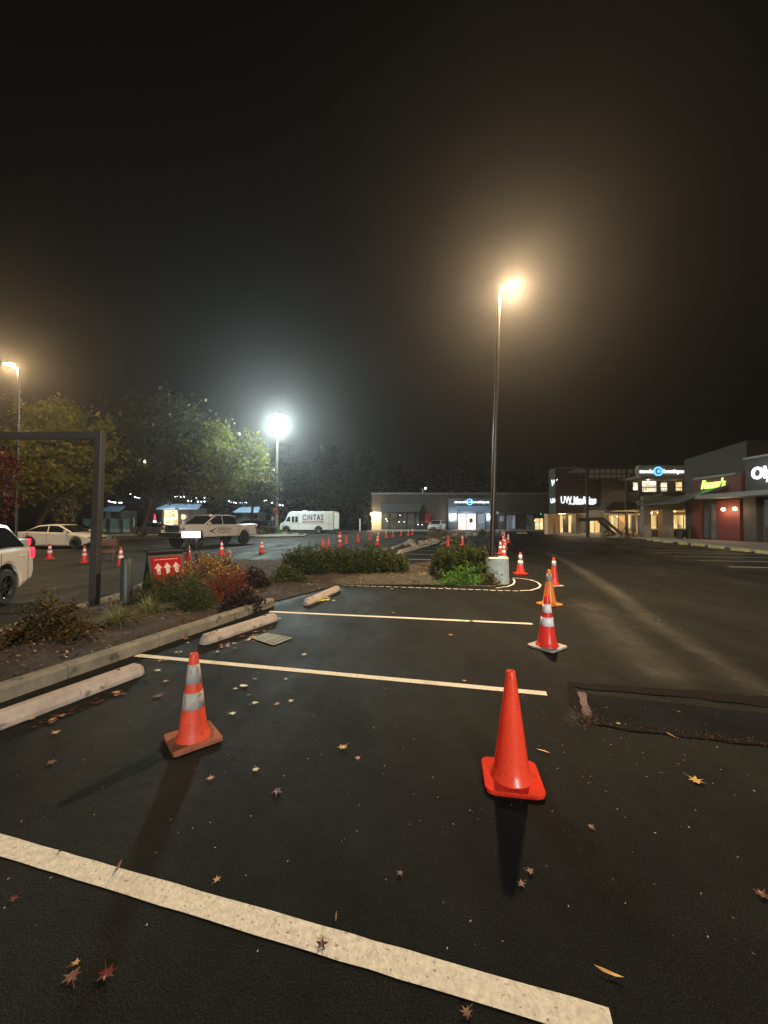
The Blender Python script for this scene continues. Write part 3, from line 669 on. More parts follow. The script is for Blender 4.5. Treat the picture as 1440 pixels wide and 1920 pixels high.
for i, (a, b) in enumerate([((716, 1034), (731, 1029)), ((735, 1030), (753, 1023)), ((757, 1022), (773, 1017)), ((776, 1016), (790, 1012)), ((793, 1011), (806, 1007.5))]):
    stop_at(a, b, names[i]+' wheel stop of the row left of the rocky median', wd=.18)
for i, (a, b) in enumerate([((748, 1036), (778, 1027)), ((780, 1027), (800, 1020)), ((803, 1019), (826, 1012)), ((828, 1022), (846, 1014))]):
    stop_at(a, b, names[i]+' wheel stop of the row right of the rocky median', wd=.2)
line((742, 1039), (822, 1017), 0.3, 'line_worn', 0.008, 'kerb_top')
for i, (a, b, y0_, y1_) in enumerate([(1213, 1222, 1013.5, 1014), (1225, 1241, 1015.5, 1016), (1243, 1262, 1017.5, 1018.5), (1272, 1290, 1020.5, 1021.5), (1297, 1321, 1023, 1025), (1329, 1358, 1027, 1029.5), (1371, 1407, 1032, 1035.5), (1417, 1462, 1037, 1041)][::-1]):
    stop_at((a, y0_), (b, y1_), names[i]+' yellowish wheel stop of the row before the shopfront pavement', 'stop_yellow', 'yellow wheel stops by the shops', wd=.2, h=.15)
stop_at((968, 1000.5), (989, 1000.8), 'lone yellowish wheel stop by the far building wall', 'stop_yellow', 'yellow wheel stops by the shops', wd=.25, h=.15)
# ------------------------------------------------------------ drain grate
gc = [G(474, 1198), G(500, 1189), G(546, 1198), G(513, 1211)]
struct(MB().poly(gc, 0.009).build('drain_shade', 'pit_shade'))  # flat black sheet above the asphalt, shade below the grate as colour
r = empty('drain_grate', (sum(p.x for p in gc)/4, sum(p.y for p in gc)/4, 0.014), 0, 'cast iron storm drain grate set in the asphalt near the wheel stop', 'drain grate')
m_ = MB(); off = Vector(r.location)
def Lq(u, v): return gc[0].lerp(gc[1], u).lerp(gc[3].lerp(gc[2], u), v)-Vector((off.x, off.y, 0))
for i in range(4):
    a = gc[i]-Vector((off.x, off.y, 0)); b = gc[(i+1) % 4]-Vector((off.x, off.y, 0)); c = (a+b)/2; d = b-a
    m_.box((c.x, c.y, .0), (d.length, .022, .005), math.atan2(d.y, d.x))
m_.build('frame', 'iron', r)
m_ = MB()
for i in range(1, 7):
    a = Lq(i/7, 0.02); b = Lq(i/7, .98); d = b-a; m_.box(((a+b)/2).to_tuple()[:2]+(.0,), (d.length, .026, .003), math.atan2(d.y, d.x))
a = Lq(.02, .5); b = Lq(.98, .5); d = b-a; m_.box(((a+b)/2).to_tuple()[:2]+(.0,), (d.length, .02, .004), math.atan2(d.y, d.x))
m_.build('bars', 'iron', r)
# ------------------------------------------------------------ cones
def make_cone(h, bands, body, basem, label, bandm='white_band', rb=0.128, bw=0.37, rounded=True, serr=False):
    r = empty('traffic_cone', (0, 0, 0), 0, label, 'traffic cone', 'traffic cones around the car park')
    bt = 0.03; rt = 0.029
    def rad(z): return rb+(rt-rb)*((z-bt)/(h-bt))
    prof = [(rb+0.020, bt), (rb+0.016, bt+.012), (rb+.004, bt+.03)]+[(rad(bt+(h-bt)*t), bt+(h-bt)*t) for t in (.1, .3, .5, .7, .9, .985)]+[(rt-.003, h), (rt-.009, h+.001), (rt-.012, h-.02), (rt-.014, h-.12)]
    MB().lathe(prof, 40).build('body', body, r, smooth=True)
    pts = []
    cr_ = 0.05 if rounded else 0.02
    for k, (sx, sy) in enumerate(((1, 1), (-1, 1), (-1, -1), (1, -1))):
        for j in range(6):
            a = math.pi/2*k+math.pi/2*j/5; pts.append((sx*(bw/2-cr_)+cr_*math.cos(a), sy*(bw/2-cr_)+cr_*math.sin(a)))
    m_ = MB().slab(pts, 0.006, bt)
    if serr:
        for k in range(4):
            for j in range(30):
                t = -bw/2+cr_+(bw-2*cr_)*(j+.5)/30; x, y = ((t, -bw/2-.002), (t, bw/2+.002), (-bw/2-.002, t), (bw/2+.002, t))[k]
                m_.box((x, y, .012), (.0055, .0055, .018), R(45))
    m_.build('base', basem, r, bevel=0.006)
    for (f0, f1) in bands:
        z0 = bt+(h-bt)*f0; z1 = bt+(h-bt)*f1
        MB().lathe([(rad(z0)-.001, z0), (rad(z0)+.0025, z0+.001), (rad(z1)+.0025, z1-.001), (rad(z1)-.001, z1)], 40).build('reflective_band', bandm, r, smooth=True)
    return r
def put(c, px, py, rz, h=None, lean=0, hd=None):
    g = G(px, py); c.location = (g.x, g.y, 0.003); c.rotation_euler = (lean, 0, rz); return c
def chh(py, pt): return H*(1-(pt-975)/(py-975.0))
c = make_cone(0.705, [], 'orange_plastic', 'orange_base', 'plain bright orange cone without bands, nearest in the foreground', rb=.118, bw=.36, serr=True); put(c, 959, 1462, R(-9))
c = make_cone(0.665, [(.36, .55), (.65, .875)], 'dirty_orange', 'brown_base', 'grimy orange cone with two dirty grey bands and brown base, front left', 'dirty_band', rb=.108, bw=.345, rounded=False); put(c, 362, 1388, R(40))
c = make_cone(0.69, [(.40, .57), (.665, .83)], 'red_plastic', 'grey_base', 'red cone with two clean white bands and grey octagonal base', rb=.128, bw=.38); put(c, 1026, 1214, R(36))
c = make_cone(0.70, [(.66, .88)], 'yellow_orange', 'yellow_orange', 'yellowish orange cone with one worn white collar, behind the red banded cone', 'dirty_band', rb=.13, bw=.38); put(c, 1030, 1134, R(25))
c = make_cone(0.73, [(.70, .88)], 'orange_plastic', 'grey_base', 'orange cone with one white collar and grey base, farther right', rb=.12, bw=.36); put(c, 1039, 1099, R(20))
c = make_cone(0.68, [(.41, .60), (.66, .88)], 'red_plastic', 'red_plastic', 'red cone with two wide white bands standing right of the lamp footing'); put(c, 976, 1076, R(10))
protoA = make_cone(0.70, [(.38, .55), (.66, .85)], 'red_plastic', 'red_plastic', 'tmp')
protoB = make_cone(0.70, [], 'red_plastic', 'black_base', 'tmp')
protoC = make_cone(0.70, [(.62, .85)], 'orange_plastic', 'orange_plastic', 'tmp')
protoD = make_cone(0.70, [(.40, .55), (.66, .82)], 'red_plastic', 'black_base', 'tmp')
protos = {'A': protoA, 'B': protoB, 'C': protoC, 'D': protoD}; used = {}
far = [
 (93, 1050, 'D', 'banded red cone in front of the white saloon, leftmost'),
 (158, 1056.5, 'D', 'banded red cone just left of the steel frame post'),
 (226, 1062, 'D', 'banded red cone just behind the grey bollard'),
 (353, 1049, 'D', 'banded red cone hidden behind the lit sign post'),
 (415.6, 1041.5, 'A', 'banded red cone beyond the golden shrub, before the pickup'),
 (490.7, 1037, 'D', 'banded red cone standing alone right of the pickup'),
 (605.5, 1034, 'B', 'plain red cone rising over the left end of the long hedge'),
 (616, 1031, 'B', 'small dark red cone half hidden by the long hedge'),
 (649.5, 1020.5, 'B', 'plain red cone above the middle of the long hedge'),
 (671.5, 1017.5, 'B', 'plain red cone second from the tall one over the hedge'),
 (694, 1013.5, 'B', 'plain red cone right of centre beyond the hedge'),
 (708, 1021.5, 'A', 'nearer red cone of the pair above the hedge end'),
 (709.5, 1011, 'C', 'farther orange cone of the pair above the hedge end'),
 (724, 1009, 'C', 'orange cone first in the far row toward the shops'),
 (737, 1007, 'C', 'orange cone second in the far row toward the shops'),
 (752.5, 1005.2, 'C', 'orange cone third in the far row toward the shops'),
 (766, 1004, 'C', 'orange cone fourth in the far row toward the shops'),
 (773.5, 1002.5, 'C', 'orange cone last in the far row toward the shops'),
 (858, 1001.5, 'B', 'red cone in front of the lit shop entrance'),
 (867, 1022, 'C', 'orange cone with white collar just over the short hedge'),
 (840, 1025, 'B', 'dull red cone half hidden behind the short hedge'),
 (922, 1027, 'A', 'banded red cone just left of the tall lamp pole'),
 (938.5, 1039, 'A', 'banded cone just right of the lamp pole, above the footing'),
 (945, 1049, 'A', 'banded cone low behind the top of the lamp footing'),
 (944, 1022, 'A', 'banded red cone, middle of the crowd right of the pole'),
 (953, 1018, 'A', 'banded red cone at the right edge of the crowd by the pole'),
 (945.5, 1010, 'A', 'banded red cone, farther back in the crowd by the pole'),
 (942, 1005.5, 'A', 'banded red cone, farthest in the crowd by the pole'),
 (947, 1031, 'D', 'banded red cone between the two nearest of the crowd by the pole'),
]
for px, py, k, lab in far:
    p = protos[k]; o = p if k not in used else copy_tree(p); used[k] = 1; put(o, px, py, random.uniform(0, 1.5)); o['label'] = lab; o['category'] = 'traffic cone'; o['group'] = 'traffic cones around the car park'
# channelizer drum-like banded post
g = G(637, 1026); r = empty('delineator_post', (g.x, g.y, 0), 0, 'red banded tube delineator with flat top over the hedge', 'delineator')
MB().lathe([(.0, .95), (.09, .95), (.095, .9), (.1, .05), (.0, .05)], 20).build('tube', 'red_plastic', r, smooth='auto'); MB().lathe([(.0, .05), (.22, .05), (.24, 0), (0, 0)], 20).build('base', 'black_base', r)
for z in (.35, .65): MB().lathe([(.1015, z), (.1015, z+.1)], 20).build('reflective_band', 'white_band', r, smooth=True)
# ------------------------------------------------------------ lamps
g = G(928, 1096); LP = Vector((g.x, g.y+.3, 0)); topz = HY(936, 541, LP.y).z
ped = empty('lamp_footing', (HY(931, 975, LP.y).x, LP.y-.02, 0), 0, 'pale round concrete footing carrying the tall lamp pole', 'lamp footing')
MB().lathe([(0, .70), (.285, .70), (.305, .68), (.31, 0), (0, 0)], 40).build('footing', 'pedestal', ped, smooth='auto')
r = empty('lamp_post', (LP.x, LP.y, .702), 0, 'tall dark bronze lamp post with a glowing orange head in front right', 'lamp post', 'car park lamp posts')
Lz = topz-.702; tx = HY(936, 541, LP.y).x-LP.x
m_ = MB(); m_.tube((0, 0, .02), (tx, 0, Lz), .072, .040, 14); m_.build('pole', 'pole_bronze', r, smooth='auto')
MB().box((0, 0, .012), (.3, .3, .024)).build('base_plate', 'pole_bronze', r, bevel=.004)
m_ = MB().tube((tx, 0, Lz-.04), (tx+.30, 0, Lz+.08), .022, .02, 10); m_.build('arm', 'pole_bronze', r, smooth='auto')
hd = MB().box((tx+.40, 0, Lz+.15), (.34, .26, .07), 0, 0, R(-12)).build('lamp_head', 'lamp_case', r, bevel=.02)
MB().box((tx+.405, 0, Lz+.11), (.26, .20, .02), 0, 0, R(-12)).build('lens', 'em_sodium', r)
WARM = (1.0, 0.70, 0.39)
light('sodium_bulb', 'POINT', (tx+.405, 0, Lz+.015), 8200, WARM, .18, r)
# white twin/triple head pole
def tall_white():
    y = 48.0; b = HY(519, 975, y); z1 = HY(521, 795, y).z; r = empty('lamp_post', (b.x, y, 0), 0, 'tall galvanised lamp post with three cold white heads by the delivery van', 'lamp post', 'car park lamp posts')
    MB().tube((0, 0, 0), (0, 0, z1+.5), .17, .11, 14).build('pole', 'pole_galv', r, smooth='auto'); MB().tube((0, 0, 0), (0, 0, .9), .35, .33, 20).build('footing', 'concrete', r, smooth='auto')
    MB().tube((-.7, -.1, z1-1.05), (.6, -.1, z1-1.65), .035, None, 8).build('crossbar', 'pole_galv', r)
    for dx, dz, nm in ((-.75, 0, 1), (.8, -.1, 2), (.15, 1.1, 3)):
        hh = MB().box((dx, 0, z1+dz+.12), (.55, .4, .12)).build('lamp_head', 'lamp_case', r, bevel=.03)
        MB().box((dx, 0, z1+dz+.04), (.5, .36, .03)).build('lens', 'em_led', hh)
        a = MB().tube((0, 0, z1+dz-.05), (dx, 0, z1+dz+.12), .04, None, 8).build('arm', 'pole_galv', r)
        light('led', 'POINT', (dx, -.1, z1+dz-.30), 7600, (.82, 1.0, .97), .22, r)
tall_white()
y = 21.0; b = HY(30, 975, y); z1 = HY(31, 690, y).z
r = empty('lamp_post', (b.x, y, 0), 0, 'lamp post with orange glowing head at the far left edge', 'lamp post', 'car park lamp posts')
MB().tube((0, 0, 0), (0, 0, z1), .08, .05, 12).build('pole', 'pole_bronze', r, smooth='auto'); MB().tube((0, 0, z1-.1), (-.45, 0, z1+.18), .03, None, 8).build('arm', 'pole_bronze', r)
hh = MB().box((-.55, 0, z1+.26), (.45, .3, .09)).build('lamp_head', 'lamp_case', r, bevel=.02); MB().box((-.55, 0, z1+.2), (.36, .24, .03)).build('lens', 'em_sodium', hh)
light('sodium_bulb', 'POINT', (-.52, -.05, z1+.04), 4200, (1, .68, .34), .13, r)
r = empty('lamp_post', (6.5, -24, 0), 0, 'unseen lamp post added behind the viewpoint to light the cones', 'lamp post', 'car park lamp posts')
MB().tube((0, 0, 0), (0, 0, 8.6), .08, .05, 12).build('pole', 'pole_bronze', r, smooth='auto'); MB().tube((0, 0, 8.5), (.45, 0, 8.75), .03, None, 8).build('arm', 'pole_bronze', r)
hh = MB().box((.55, 0, 8.85), (.5, .35, .09)).build('lamp_head', 'lamp_case', r, bevel=.02); MB().box((.55, 0, 8.79), (.4, .28, .03)).build('lens', 'em_led', hh)
light('led', 'SPOT', (.55, 0, 8.6), 33000, (1.0, .96, .90), .15, r, spot=R(168), rot=(R(2), 0, 0))  # added unseen lamp, brightens the cone faces turned to the camera
# little lamp on the far roof
y = 62; q = HY(797, 918, y); r = empty('roof_lamp', (q.x-.3, y+.5, HY(797, 925, y).z), 0, 'small floodlight on a stub pole on the far roof', 'floodlight')
MB().tube((0, 0, 0), (0, 0, .7), .05, None, 8).build('pole', 'pole_galv', r); MB().tube((-.5, 0, .7), (.4, 0, .75), .03, None, 8).build('arm', 'pole_galv', r)
MB().lathe([(0, .17), (.13, .1), (.17, 0), (.13, -.1), (0, -.17)], 14, o=(.4, -.1, .82)).build('lens', 'em_cool', r, smooth=True)
# ------------------------------------------------------------ gantry, bollard, sandwich board, lit sign
g = G(176, 1141); gy = g.y; r = empty('clearance_frame', (g.x, gy, 0), 0, 'dark steel height clearance frame over the drive lane on the left', 'clearance frame')
zt = HY(190, 808, gy).z; xt = HY(188, 808, gy).x-g.x; wd = .135
m_ = MB(); hs = [(-wd/2, -wd/2), (wd/2, -wd/2), (wd/2, wd/2), (-wd/2, wd/2)]
m_.add([(x, y, 0) for x, y in hs]+[(x+xt, y, zt) for x, y in hs], [(0, 3, 2, 1), (4, 5, 6, 7)]+[(i, (i+1) % 4, 4+(i+1) % 4, 4+i) for i in range(4)])
m_.build('post', 'gantry', r, bevel=.006)
MB().bb(xt-wd/2-3.6, -wd/2+.01, zt-.165, xt-wd/2-.003, wd/2-.01, zt-.02).build('beam', 'gantry', r, bevel=.006)
MB().box((0, 0, .02), (.42, .42, .04)).build('base_plate', 'black_metal', r, bevel=.005)
MB().slab([(-.35, -.35), (.35, -.35), (.35, .35), (-.35, .35)], 0, .018).build('footing', 'black_metal', r)
g = G(236, 1138); r = empty('bollard', (g.x, g.y, 0), 0, 'grey steel bollard with flat cap between post and sandwich board', 'bollard')
bh = HY(238, 1047, g.y).z; MB().lathe([(0, bh), (.095, bh), (.103, bh-.012), (.103, 0), (0, 0)], 28).build('tube', 'bollard', r, smooth='auto'); MB().lathe([(0, bh+.006), (.09, bh+.006), (.09, bh)], 28).build('cap', 'black_metal', r)
# sandwich board: front panel leans back, poster on it
a = G(303, 1112)
r = empty('sandwich_board', (a.x+.02, a.y+.1, 0.08), R(52), 'black A-frame sandwich board with red poster showing three arrows', 'sandwich board')
bwid, bht, lean = .78, 1.05, R(17)
def panel(mb, y, s, z0, z1, x0, x1, th, off=0):
    # leaning panel; s=-1 leans toward +y going up from the front
    c = math.cos(lean); sn = math.sin(lean)
    def P(x, t, o): return (x, s*(-.30)+(-s)*(-sn*t)*1.0+0*o + (-s)*0 - (-s)*(-1)*0 + (-1 if s > 0 else 1)*o*c*1.0, t*c)
    vs = [P(x0, z0, off), P(x1, z0, off), P(x1, z1, off), P(x0, z1, off), P(x0, z0, off-th), P(x1, z0, off-th), P(x1, z1, off-th), P(x0, z1, off-th)]
    mb.add(vs, [(0, 1, 2, 3), (4, 7, 6, 5), (0, 4, 5, 1), (1, 5, 6, 2), (2, 6, 7, 3), (3, 7, 4, 0)])
panel(fp := MB(), 0, 1, 0, 1.05, -bwid/2, bwid/2, .03); fp.build('front_panel', 'black_plastic', r, bevel=.004)
panel(bp_ := MB(), 0, -1, 0, 1.05, -bwid/2, bwid/2, .03); bp_.build('back_panel', 'black_plastic', r, bevel=.004)
MB().add([(-bwid/2-.004, -.27, 0), (-bwid/2-.004, .27, 0), (-bwid/2-.004, 0.01, .98), (-bwid/2-.004, -.01, .98), (-bwid/2+.01, -.27, 0), (-bwid/2+.01, .27, 0), (-bwid/2+.01, .01, .98), (-bwid/2+.01, -.01, .98)], [(0, 1, 2, 3), (4, 7, 6, 5), (0, 4, 5, 1), (1, 5, 6, 2), (2, 6, 7, 3), (3, 7, 4, 0)])
sd = MB(); sd.add([(-bwid/2-.004, -.27, 0), (-bwid/2-.004, .27, 0), (-bwid/2-.004, 0.01, .98), (-bwid/2-.004, -.01, .98)], [(0, 1, 2, 3)]); sd.build('side_web', 'black_plastic', r)
MB().box((0, 0, 1.02), (bwid, .10, .06)).build('handle', 'black_plastic', r, bevel=.01)
def onfront(pts, off):
    c = math.cos(lean); sn = math.sin(lean)
    return [(x, -.30+sn*t-off*c, t*c) for x, t in pts]
po = MB(); po.add(onfront([(-.33, .10), (.33, .10), (.33, .92), (-.33, .92)], .006), [(0, 1, 2, 3)]); poster = po.build('poster', 'poster_red', r)
ar = MB()
for i in (-1, 0, 1):
    x = i*.2; up = 1
    ar.add(onfront([(x-.09, .62), (x+.09, .62), (x+.0, .76)], .010), [(0, 1, 2)]); ar.add(onfront([(x-.04, .46), (x+.04, .46), (x+.04, .62), (x-.04, .62)], .010), [(0, 1, 2, 3)])
ar.build('arrow_print', 'poster_white', r)
tx_ = MB()
for (t, w_, hgt) in ((.84, .26, .022), (.30, .25, .014), (.25, .22, .012), (.20, .18, .012)):
    x = -w_
    while x < w_:
        l = random.uniform(.02, .05); tx_.add(onfront([(x, t), (min(x+l, w_), t), (min(x+l, w_), t+hgt), (x, t+hgt)], .010), [(0, 1, 2, 3)]); x += l+.012
tx_.build('small_print', 'poster_text', r)
r.scale = (1, 1, .86)
# lit sign on two posts
y = 14.2; a = HY(343, 1002, y); b = HY(377, 1002, y); r = empty('lit_sign', ((a.x+b.x)/2, y, 0), 0, 'small glowing white directional sign on two dark posts before the pickup', 'lit sign')
zc = a.z; hw_ = (b.x-a.x)/2
MB().box((0, 0, zc), (hw_*2+.06, .12, .27)).build('cabinet', 'black_metal', r, bevel=.01); MB().box((0, -.062, zc), (hw_*2, .01, .22)).build('sign_face', 'em_panel', r)
ch = MB()
for i in range(3):
    x = -hw_*.55+i*.16
    ch.add([(x+.05, -.070, zc+.08), (x+.08, -.070, zc+.08), (x+.03, -.070, zc), (x, -.070, zc)], [(0, 1, 2, 3)]); ch.add([(x, -.070, zc), (x+.03, -.070, zc), (x+.08, -.070, zc-.08), (x+.05, -.070, zc-.08)], [(0, 1, 2, 3)])
ch.build('chevron', 'black_metal', r)
for dx in (-.16, .18): MB().box((dx, 0, (zc-.135)/2), (.09, .07, zc-.135)).build('post', 'black_metal', r)
light('sign_glow', 'POINT', (0, -.35, zc), 20, (.95, .97, 1), .2, r)
# wooden barricade behind the frame post
g = G(202, 1050); r = empty('folding_barricade', (g.x, g.y, 0), R(15), 'brown folding A-frame barricade right behind the steel post', 'barricade')
for s in (-1, 1):
    for dx in (-.3, .3): MB().tube((dx, s*.35, 0), (dx*.85, s*.02, 1.05), .025, None, 8).build('leg', 'wood_sign', r)
    m_ = MB(); m_.box((0, s*.11, .75), (.72, .02, .28), 0, R(s*18)); m_.box((0, s*.24, .38), (.76, .02, .12), 0, R(s*18)); m_.build('board', 'wood_sign', r)
# ------------------------------------------------------------ vehicles
def wheel(parent, x, y, rr, w_, rimm='rim', side=1):
    t = MB().lathe([(rr*.62, -w_/2), (rr*.9, -w_/2), (rr*.985, -w_*.38), (rr, -w_*.2), (rr, w_*.2), (rr*.985, w_*.38), (rr*.9, w_/2), (rr*.62, w_/2)], 32, 'Y', close=True).build('wheel', 'tyre', parent, smooth='auto')
    t.location = (x, y, rr)
    ri = MB(); ys = side*w_*.36
    ri.lathe([(rr*.64, ys+.01*side), (rr*.60, ys), (rr*.52, ys-.02*side)], 32, 'Y'); ri.lathe([(rr*.5, ys-.09*side), (.0, ys-.09*side)], 32, 'Y')
    ri.lathe([(rr*.14, ys-.01*side), (0, ys)], 16, 'Y')
    for k in range(7):
        a = 2*math.pi*k/7; c, s_ = math.cos(a), math.sin(a)
        p = [(rr*.08, -.035), (rr*.58, -.022), (rr*.58, .022), (rr*.08, .035)]
        vs = [(u*c-v*s_, ys-.012*side, u*s_+v*c) for u, v in p]+[(u*c-v*s_, ys-.04*side, u*s_+v*c) for u, v in p]
        ri.add(vs, [(0, 1, 2, 3), (4, 7, 6, 5), (0, 4, 5, 1), (1, 5, 6, 2), (2, 6, 7, 3), (3, 7, 4, 0)])
    ri.build('rim', rimm, t, smooth='auto'); return t
def offs(pts, d):
    n = len(pts); out = []
    for i in range(n):
        p = Vector(pts[i]); a = Vector(pts[i-1]); b = Vector(pts[(i+1) % n]); e1 = (p-a).normalized(); e2 = (b-p).normalized()
        n1 = Vector((e1.y, -e1.x)); n2 = Vector((e2.y, -e2.x)); m = n1+n2
        m = m.normalized() if m.length > .1 else n1
        out.append(tuple(p+m*d))
    return out
def area(pts): return sum(pts[i-1][0]*pts[i][1]-pts[i][0]*pts[i-1][1] for i in range(len(pts)))/2
def shell(mb, pts, hw, r=.07, zt=None):
    if area(pts) < 0: pts = pts[::-1]
    rings = [(-hw, -r), (-hw+r*.3, -r*.3), (-hw+r, 0), (0, 0.0), (hw-r, 0), (hw-r*.3, -r*.3), (hw, -r)]
    n = len(pts); vs = []
    for y, d in rings:
        for x, z in offs(pts, d): vs.append((x, y, z))
    fs = [(k*n+i, k*n+(i+1) % n, (k+1)*n+(i+1) % n, (k+1)*n+i) for k in range(len(rings)-1) for i in range(n)]
    k0 = len(vs); vs += vs[:n]; k1 = len(vs); vs += vs[(len(rings)-1)*n:len(rings)*n]
    fs += [list(range(k0, k0+n)), list(range(k1, k1+n))[::-1]]
    mb.add(vs, fs)
def arc_pts(cx, r, zb, rev=True):
    out = []; a0 = math.asin(max(-1, min(1, (zb-r*.92)/r)))
    for k in range(11):
        a = a0+(math.pi-2*a0)*k/10; out.append((cx+r*math.cos(a), r*.92+r*math.sin(a)))
    return out
def make_car(label, W, top, xr, xf, wr, zb, gh, body='car_white', wbelt=.93, wroof=.74, rimm='rim', tails='tail_off', pickup=False, name='parked_car', cat='car', pillars=(), heads=None, tailb=None, group=None, mirror=True, ww=.22):
    r = empty(name, (0, 0, 0), 0, label, cat, group); hw = W/2
    pts = list(top); fr = [p for p in pts]
    bottom = [(xf+wr*1.22, zb)]+arc_pts(xf, wr*1.17, zb)+[(xf-wr*1.22, zb), (xr+wr*1.22, zb)]+arc_pts(xr, wr*1.17, zb)+[(xr-wr*1.22, zb)]
    b = MB(); shell(b, pts+bottom, hw, .08); b.build('body', body, r, smooth='auto')
    u = MB(); u.bb(pts[0][0]+.25, -hw+.28, zb-.02, pts[-1][0]-.25, hw-.28, zb+.35); u.build('underbody', 'black_plastic', r)
    # greenhouse
    zb_ = min(p[1] for p in gh); zt = max(p[1] for p in gh)
    def wz(z): return hw*(wbelt+(wroof-wbelt)*(z-zb_)/(zt-zb_))
    n = len(gh); g = MB(); vs = []
    for s in (-1, 1):
        for x, z in gh: vs.append((x, s*wz(z), z))
    g.add(vs, [(i, (i+1) % n, n+(i+1) % n, n+i) for i in range(n)]+[list(range(n))[::-1], list(range(n, 2*n))]); g.build('cabin', body, r, bevel=.04, smooth='auto')
    ins = gh if area(gh) > 0 else gh[::-1]
    gi = offs(ins, -.075)
    # side windows split at pillars
    xs = sorted([min(p[0] for p in gi)]+list(pillars)+[max(p[0] for p in gi)])
    def zrange(x):
        zz = []
        for i in range(len(gi)):
            a = gi[i-1]; b2 = gi[i]
            if (a[0]-x)*(b2[0]-x) <= 0 and abs(a[0]-b2[0]) > 1e-6: zz.append(a[1]+(b2[1]-a[1])*(x-a[0])/(b2[0]-a[0]))
        return (min(zz), max(zz)) if zz else None
    for s in (-1, 1):
        for i in range(len(xs)-1):
            xa, xb = xs[i]+(.03 if i else .005), xs[i+1]-(.03 if i < len(xs)-2 else .005); m_ = MB(); cols = []
            for k in range(9):
                x = xa+(xb-xa)*k/8; zr = zrange(x)
                if zr: cols.append((x, zr[0], zr[1]))
            vs = []; 
            for x, z0, z1 in cols: vs += [(x, s*(wz(z0)+.004), z0), (x, s*(wz(z1)+.004), z1)]
            m_.add(vs, [(2*k, 2*k+2, 2*k+3, 2*k+1) for k in range(len(cols)-1)]); m_.build('window', 'glass_dark', r)
    # front/rear glass: first and last sloped edges of gh (gh ordered rear-belt, ..., front-belt)
    for (a, b2, nm, sg) in ((gh[0], gh[1], 'rear_window', -1), (gh[-1], gh[-2], 'windscreen', 1)):
        A = Vector(a).lerp(Vector(b2), .06); B = Vector(a).lerp(Vector(b2), .92); dd = (Vector(b2)-Vector(a)).normalized(); nx = Vector((dd.y, -dd.x))*(.006)
        if nx.x*sg < 0: nx = -nx
        m_ = MB(); m_.add([(A.x+nx.x, -wz(A.y)+.07, A.y+nx.y), (A.x+nx.x, wz(A.y)-.07, A.y+nx.y), (B.x+nx.x, wz(B.y)-.06, B.y+nx.y), (B.x+nx.x, -wz(B.y)+.06, B.y+nx.y)], [(0, 1, 2, 3)]); m_.build(nm, 'glass_dark', r)
    for x in (xr, xf):
        for s in (-1, 1): wheel(r, x, s*(hw-ww/2-.01), wr, ww, rimm, s)
    xF = max(p[0] for p in pts); xR = min(p[0] for p in pts); hz_ = heads or .65; tz = tailb or .85
    for s in (-1, 1):
        MB().box((xF-.12, s*(hw-.22), hz_), (.26, .40, .15)).build('headlight', 'head_lens', r, bevel=.03)
        MB().box((xR+.10, s*(hw-.135), tz), (.22, .28, .24)).build('taillight', tails, r, bevel=.03)
        if mirror: MB().box((gh[-1][0]-.28, s*(hw+.08), zb_+.10), (.13, .22, .15)).build('mirror', body, r, bevel=.04)
        for hx in [ (xs[i]+xs[i+1])/2-.25 for i in range(len(xs)-1)][:2]:
            MB().box((hx, s*(hw+.004), zb_-.12), (.18, .03, .03)).build('door_handle', body, r, bevel=.008)
        sm = MB()
        for x in [xs[0]+.05]+list(pillars)+[gh[-1][0]-.35]: sm.bb(x-.006, s*(hw-.002), zb+.12, x+.006, s*(hw+.003), zb_-.03)
        sm.build('door_seam', 'seam', r)
    MB().box((xF-.02, 0, zb+.22), (.06, W*.55, .16)).build('lower_grille', 'black_plastic', r)
    MB().box((xF-.015, 0, hz_-.02), (.05, W*.42, .10)).build('grille', 'black_plastic', r)
    MB().box((xR+.0, 0, tz-.10), (.03, .5, .12)).build('number_plate', 'white_cloth', r)
    return r
def place(o, px, py, rz, dx=0, dy=0):
    g = G(px, py); o.location = (g.x+dx, g.y+dy, .002); o.rotation_euler = (0, 0, rz)
sedan_top = [(-2.25, .45), (-2.30, .62), (-2.24, .92), (-2.05, 1.0), (-1.5, 1.03), (.75, .97), (1.5, .88), (2.05, .74), (2.25, .62), (2.28, .42)]
sedan_gh = [(-1.75, .98), (-.95, 1.38), (-.2, 1.45), (.25, 1.42), (1.15, .94)]
sed = make_car('white four door saloon parked facing right behind the first cones', 1.78, sedan_top, -1.35, 1.33, .32, .2, sedan_gh, 'car_cream', rimm='rim_dark', pillars=(-.3,), name='parked_car')
place(sed, 96, 1030, 0, 0, .9)
suv_top = [(-2.28, .42), (-2.36, .6), (-2.34, .95), (-2.26, 1.12), (-1.6, 1.14), (.95, 1.08), (1.75, 1.0), (2.2, .82), (2.3, .6), (2.3, .4)]
suv_gh = [(-2.20, 1.10), (-1.75, 1.60), (-.9, 1.70), (.2, 1.68), (1.15, 1.06)]
suv = make_car('white sport utility car cut off by the left edge with a lit red tail lamp', 1.86, suv_top, -1.38, 1.4, .36, .28, suv_gh, 'car_white', rimm='rim_dark', pillars=(-1.15, -.1), tails='tail_red', tailb=.98, name='parked_car')
hd_ = R(-72.5); fw = Vector((math.cos(hd_), math.sin(hd_), 0)); lf = Vector((-fw.y, fw.x, 0)); corner = Vector((-7.78, 8.8, 0))
c_ = corner+fw*2.33-lf*.93; suv.location = (c_.x, c_.y, .002); suv.rotation_euler = (0, 0, hd_)
s2 = copy_tree(sed); s2['label'] = 'white car half hidden behind the nearest white car, its red lamp showing'; corner = HY(58, 1000, 15.5); corner.z = 0
